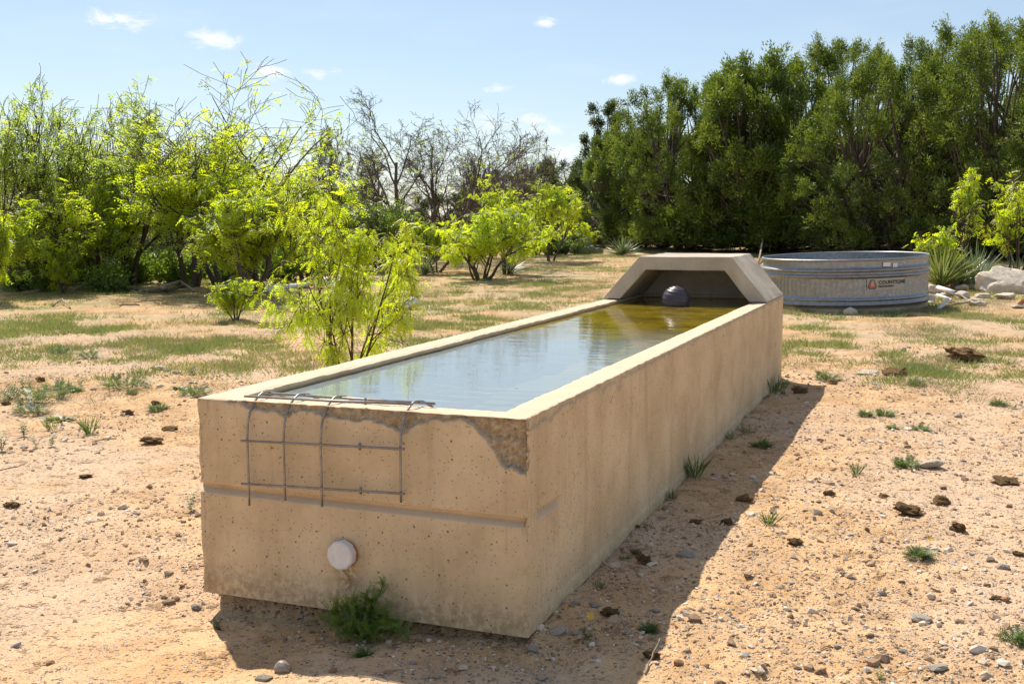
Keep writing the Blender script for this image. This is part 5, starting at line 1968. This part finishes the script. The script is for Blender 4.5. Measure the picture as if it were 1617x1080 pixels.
WEEDS = [
    # px, py, width px, kind, height factor, label
    (55, 632, 88, 'mat', .30, 'widest dark green weed mat on the left sand'),
    (48, 653, 48, 'mat', .40, 'weed mat with one purple flower at left'),
    (90, 664, 56, 'rosette', .40, 'broad-leaved weed touching the purple-flowered mat'),
    (140, 684, 17, 'tuft', 1.8, 'thin bright grass tuft alone on the left sand'),
    (80, 678, 22, 'tuft', .9, 'small grass tuft under the broad-leaved weed at left'),
    (38, 690, 18, 'sprout', 1.5, 'spindly weed below the purple-flowered mat'),
    (56, 708, 12, 'sprout', 1.6, 'thin weed sprig near the left edge by a pale stone'),
    (82, 706, 11, 'sprout', 1.8, 'thin weed sprig below the broad-leaved weed'),
    (3, 712, 22, 'sprout', 1.2, 'weed cut off by the left edge of the view'),
    (197, 612, 66, 'mat', .35, 'green weed mat with its grass tuft behind, left of the trough'),
    (222, 597, 42, 'tuft', .5, 'green grass tuft behind the weed mat left of the trough'),
    (92, 615, 42, 'mat', .4, 'weed mat behind the widest one at left'),
    (124, 609, 34, 'sprout', .6, 'leafy weed right of the weed mat at left'),
    (36, 610, 28, 'sprout', .7, 'pale sprouting weed beside the lone dark lump'),
    (120, 619, 20, 'mat', .4, 'greyish little weed mat near the tan stone'),
    (285, 614, 30, 'rosette', .35, 'dark broad-leaved weed left of the trough corner'),
    (308, 624, 42, 'mat', .4, 'green weed mat right at the trough left corner'),
    (306, 606, 18, 'rosette', .5, 'small broad-leaved weed behind the trough corner'),
    (302, 592, 14, 'sprout', 1.2, 'upright weed sprig near the small tan stone'),
    (250, 648, 25, 'mat', .35, 'weed at the foot of the fibrous dung lump'),
    (208, 622, 12, 'mat', .4, 'tiny weed beside the tan clod'),
    (302, 806, 26, 'sprout', 1.1, 'weed seedling with long leaves against the trough left edge'),
    (345, 992, 16, 'sprout', 1.3, 'bright seedling at the front left shadow edge'),
    (140, 566, 28, 'mat', .6, 'pale dry-green clump on the gravel at left'),
    (95, 558, 30, 'mat', .5, 'bright green clump on the gravel at left'),
    (1412, 678, 31, 'rosette', .5, 'broad-leaved weed on the sunny sand at right'),
    (1429, 738, 34, 'mat', .6, 'weed above the pale flat oval stone'),
    (1450, 883, 28, 'mat', .6, 'weed with one yellow flower on the sunny sand'),
    (1606, 1012, 36, 'mat', .6, 'weed at the lower right edge of the view'),
    (1391, 1074, 40, 'sprout', .5, 'weed at the bottom edge below the sunny gravel'),
    (1214, 830, 20, 'tuft', 1.4, 'thin dry-green grass at the sunny side of the shadow edge'),
    (1352, 750, 18, 'tuft', 1.3, 'sparse grass sprig on the sunny sand'),
    (1367, 657, 20, 'mat', .5, 'small weed beside the broad-leaved one at right, far left of three'),
    (1397, 655, 24, 'mat', .5, 'small weed behind the broad-leaved one at right'),
    (1449, 678, 28, 'mat', .4, 'low weed right of the broad-leaved one'),
    (1576, 640, 18, 'mat', .5, 'small weed below the dung slab near the right edge'),
    (1446, 610, 22, 'mat', .5, 'weed below the tall dung mound, right side'),
    (1308, 600, 34, 'mat', .5, 'weed behind the ochre clod'),
    (1224, 620, 38, 'tuft', .8, 'shaded grass clump at the far right corner of the trough'),
    (1238, 608, 22, 'rosette', .8, 'dark leafy weed at the far right corner of the trough'),
    (1180, 684, 34, 'tuft', .5, 'shaded grass clump along the trough base, second from the far end'),
    (1152, 694, 26, 'tuft', .6, 'shaded grass clump along the trough base, third from the far end'),
    (1095, 756, 32, 'tuft', 1.4, 'tall grass clump halfway along the trough base'),
    (1202, 706, 24, 'mat', .5, 'small weed in the trough shadow away from the wall'),
    (1062, 790, 16, 'tuft', 1.2, 'dry grass sprig against the trough base'),
    (1022, 836, 16, 'tuft', .8, 'small grass sprig against the trough base before the dung lump'),
    (988, 884, 18, 'tuft', .7, 'grass sprig beside the grey stone at the trough base'),
    (948, 930, 22, 'tuft', .9, 'grass sprig against the near part of the trough base'),
    (928, 1012, 26, 'sprout', 1.0, 'weed with a small yellow flower near the trough corner'),
    (1024, 992, 14, 'mat', .6, 'tiny weed in the shade below the large dung lump'),
    (575, 1038, 16, 'mat', .4, 'tiny weed in the shade before the trough'),
]
for k, (px, py, wp, kind, hf, lab) in enumerate(WEEDS):
    p = on_ground(px, py)
    s = wp * mpp(p)
    me = weed_mesh(kind, 500 + k, s / 2, s * hf)
    o = obj('weed', me, None, (p.x, p.y, p.z - .004), (0, 0, 0))
    tag(o, lab, 'weed' if kind != 'tuft' else 'grass tuft')
    if kind == 'tuft':
        o.name = 'grass_tuft'


def flower(px, py, mat, label, lift, r=.012):
    p = on_ground(px, py)
    V = [(0, 0, .002)]
    F = []
    for i in range(6):
        a = i / 6 * TAU
        n0 = len(V)
        V += [(r * math.cos(a - .4), r * math.sin(a - .4), .004), (r * 1.3 * math.cos(a), r * 1.3 * math.sin(a), .006), (r * math.cos(a + .4), r * math.sin(a + .4), .004)]
        F += [(0, n0, n0 + 1), (0, n0 + 1, n0 + 2)]
    n0 = len(V)
    V += [(-.001, 0, -lift), (.001, 0, -lift), (0, 0, .002)]
    F.append((n0, n0 + 1, n0 + 2))
    o = obj('flower', mkmesh('flower', V, F, None, False, [mat]), None, (p.x, p.y, p.z + lift), (.8, 0, 0))
    tag(o, label, 'flower')


flower(1468, 868, M_YEL, 'yellow flower over the weed on the sunny sand', .05)
flower(932, 1000, M_YEL, 'small yellow flower in the trough shadow near the corner', .06)
flower(50, 652, M_PUR, 'purple flower in the weed mat on the left', .05, .016)


def front_weed():
    """feathery green plant against the trough front"""
    rng = np.random.RandomState(77)
    p = t2w(.625, -.07)
    z0 = float(gz(p.x, p.y))
    root = empty('feathery_weed', (p.x, p.y, z0), -TYAW)
    tag(root, 'feathery dark green weed growing against the front of the trough', 'weed')
    tips = [(.085, .0, .27), (.02, -.02, .235), (.12, -.04, .16), (.17, -.05, .10), (-.06, -.05, .17), (-.13, -.04, .12), (-.15, -.05, .07), (.0, -.09, .12), (.05, -.10, .10),
            (.10, -.11, .07), (-.08, -.10, .09), (.15, -.08, .11), (-.02, -.05, .20), (-.10, -.02, .15), (.04, -.04, .15), (.18, -.03, .06), (-.04, -.13, .06), (.05, .0, .20)]
    paths, pos, dirs = [], [], []
    for (x, y, z) in tips:
        e = np.array([x * 1.05, y, z * .84])
        u = np.linspace(0, 1, 8)[:, None]
        pp = e * u * np.array([1, 1, 1]) + np.array([0, 0, .02]) * np.sin(u * 3.1) + rng.normal(0, .004, (8, 3)) * u
        paths.append((pp, np.linspace(.0028, .001, 8)))
        for i in range(46):
            t = rng.uniform(.15, 1)
            k = min(int(t * 7), 6)
            pos.append(pp[k] * (1 - (t * 7 - k)) + pp[k + 1] * (t * 7 - k))
            dirs.append(unit(rng.normal(0, .8, 3) + np.array([0, -.2, .5])))
    V, q = tubes(paths, 4)
    obj('stems', mkmesh('weed_stems', V, None, q, True, [M_WEED], dict(tint=np.full(len(V), .6))), root)
    pos, dirs = np.array(pos), np.array(dirs)
    tv, tf = FEATH
    V, F = scatter(tv, tf, pos, frames(dirs, rng), rng.uniform(.5, 1.0, len(pos)))
    obj('leaves', mkmesh('weed_leaves', V, F, None, False, [M_SHRUB], dict(tint=np.repeat(rng.uniform(.2, 1, len(pos)), len(tv)))), root)


front_weed()


# ------------------------------------------------------------------ grass and low ground cover
def blades(n, seed, h, wdt, spread, flop):
    rng = np.random.RandomState(seed)
    V0, F0 = tri_strip_leaf(1, 1, flop, 1)
    a = rng.uniform(0, TAU, n)
    d = unit(np.stack([np.cos(a) * .7, np.sin(a) * .7, np.full(n, .9)], -1) + rng.normal(0, .2, (n, 3)))
    pos = np.stack([np.cos(a), np.sin(a), 0 * a], -1) * (spread * rng.uniform(0, 1, n) ** .5)[:, None]
    L_ = h * rng.uniform(.5, 1.1, n)
    return scatter(V0, F0, pos, frames(d, rng), np.stack([L_, np.full(n, wdt), L_], -1))


PATCH = [(330, 545, 95, 1.0), (290, 535, 60, .8), (395, 548, 50, 1.0), (30, 550, 60, .7), (230, 560, 50, .7), (50, 568, 60, .6), (180, 575, 40, .5), (120, 510, 70, .6),
         (60, 515, 80, .6), (60, 525, 60, .7), (40, 480, 80, .4), (210, 520, 60, .6), (330, 500, 60, .3), (700, 515, 70, .8), (650, 535, 40, .7), (760, 505, 50, .7), (800, 480, 60, .5), (850, 450, 90, .5),
         (900, 425, 80, .9), (860, 410, 70, 1.0), (950, 405, 50, 1.0), (1330, 545, 60, .7), (1300, 530, 50, .6), (1460, 570, 70, .8), (1420, 560, 40, .6), (1560, 590, 60, .5), (1480, 590, 60, .8), (1600, 545, 50, .5),
         (1330, 575, 40, .5), (1590, 455, 60, .7), (1560, 465, 50, .8), (1470, 540, 50, .3), (420, 450, 90, .5), (560, 450, 90, .5), (600, 480, 60, .5), (720, 450, 60, .5), (440, 580, 60, .5), (880, 470, 50, .3), (1270, 560, 30, .5)]
PW = [(on_ground(a, b), r * mpp(on_ground(a, b)), s) for a, b, r, s in PATCH]


def patch_density(x, y):
    d = np.zeros_like(x)
    for p, r, s in PW:
        # ground patches are longer in depth than they look
        dd = ((x - p.x) / r) ** 2 + ((y - p.y) / (r * 1.1)) ** 2
        d = np.maximum(d, s * np.exp(-dd * 1.2))
    return d


def ground_cover(name, label, cat, mat, N, seed, dens_fn, tv, tf, rmin, rmax, smin, smax):
    rng = np.random.RandomState(seed)
    r = rmin * (rmax / rmin) ** rng.uniform(0, 1, N)
    a = rng.uniform(-.47, .47, N)
    x, y = r * np.sin(a), r * np.cos(a)
    k = (rng.uniform(0, 1, N) < dens_fn(x, y, r)) & ~in_trough(x, y)
    x, y, r = x[k], y[k], r[k]
    n = len(x)
    ph = rng.uniform(0, TAU, n)
    R = np.zeros((n, 3, 3))
    R[:, 0, 0] = np.cos(ph)
    R[:, 0, 1] = -np.sin(ph)
    R[:, 1, 0] = np.sin(ph)
    R[:, 1, 1] = np.cos(ph)
    R[:, 2, 2] = 1
    V, F = scatter(tv, tf, np.stack([x, y, gz(x, y) - .004], -1), R, rng.uniform(smin, smax, n))
    tint = np.clip(rng.normal(.5, .22, n) + .5 * n2d(x, y, .8, 2, 3.0), 0, 1)
    me = mkmesh(name, V, F, None, False, [mat], dict(tint=np.repeat(tint, len(tv))))
    tag(obj(name, me), label, cat, None, 'stuff')
    return n


tv, tf = blades(16, 1, .064, .0075, .08, .1)
ng = ground_cover('green_ground_cover', 'low green weeds and grass in patches on the sandy ground', 'ground cover', M_GRASS, 190000, 1,
                  lambda x, y, r: np.clip(patch_density(x, y) * (.10 + 2.2 * np.clip(n2d(x, y, 2.2, 3, 4.0) + .10, 0, 1)) * sst(n2d(x, y, 7.5, 2, 14.0), -.5, .2) + .6 * sst(n2d(x, y, .9, 3, 12.0), .0, .5) * sst(n2d(x, y, 7.5, 2, 14.0), -.35, .3) * sst(r, 9, 14), 0, 1),
                  tv, tf, 6.5, 45, .7, 1.5)
tv, tf = blades(11, 2, .11, .0045, .10, .1)
nd = ground_cover('dry_grass', 'thin straw-coloured dry grass over the open ground', 'grass', M_DRY, 60000, 2,
                  lambda x, y, r: np.clip(sst(n2d(x, y, .8, 3, 20.0), -.05, .5) * sst(r, 8.5, 13) * .55, 0, 1),
                  tv, tf, 8, 45, .5, 1.2)
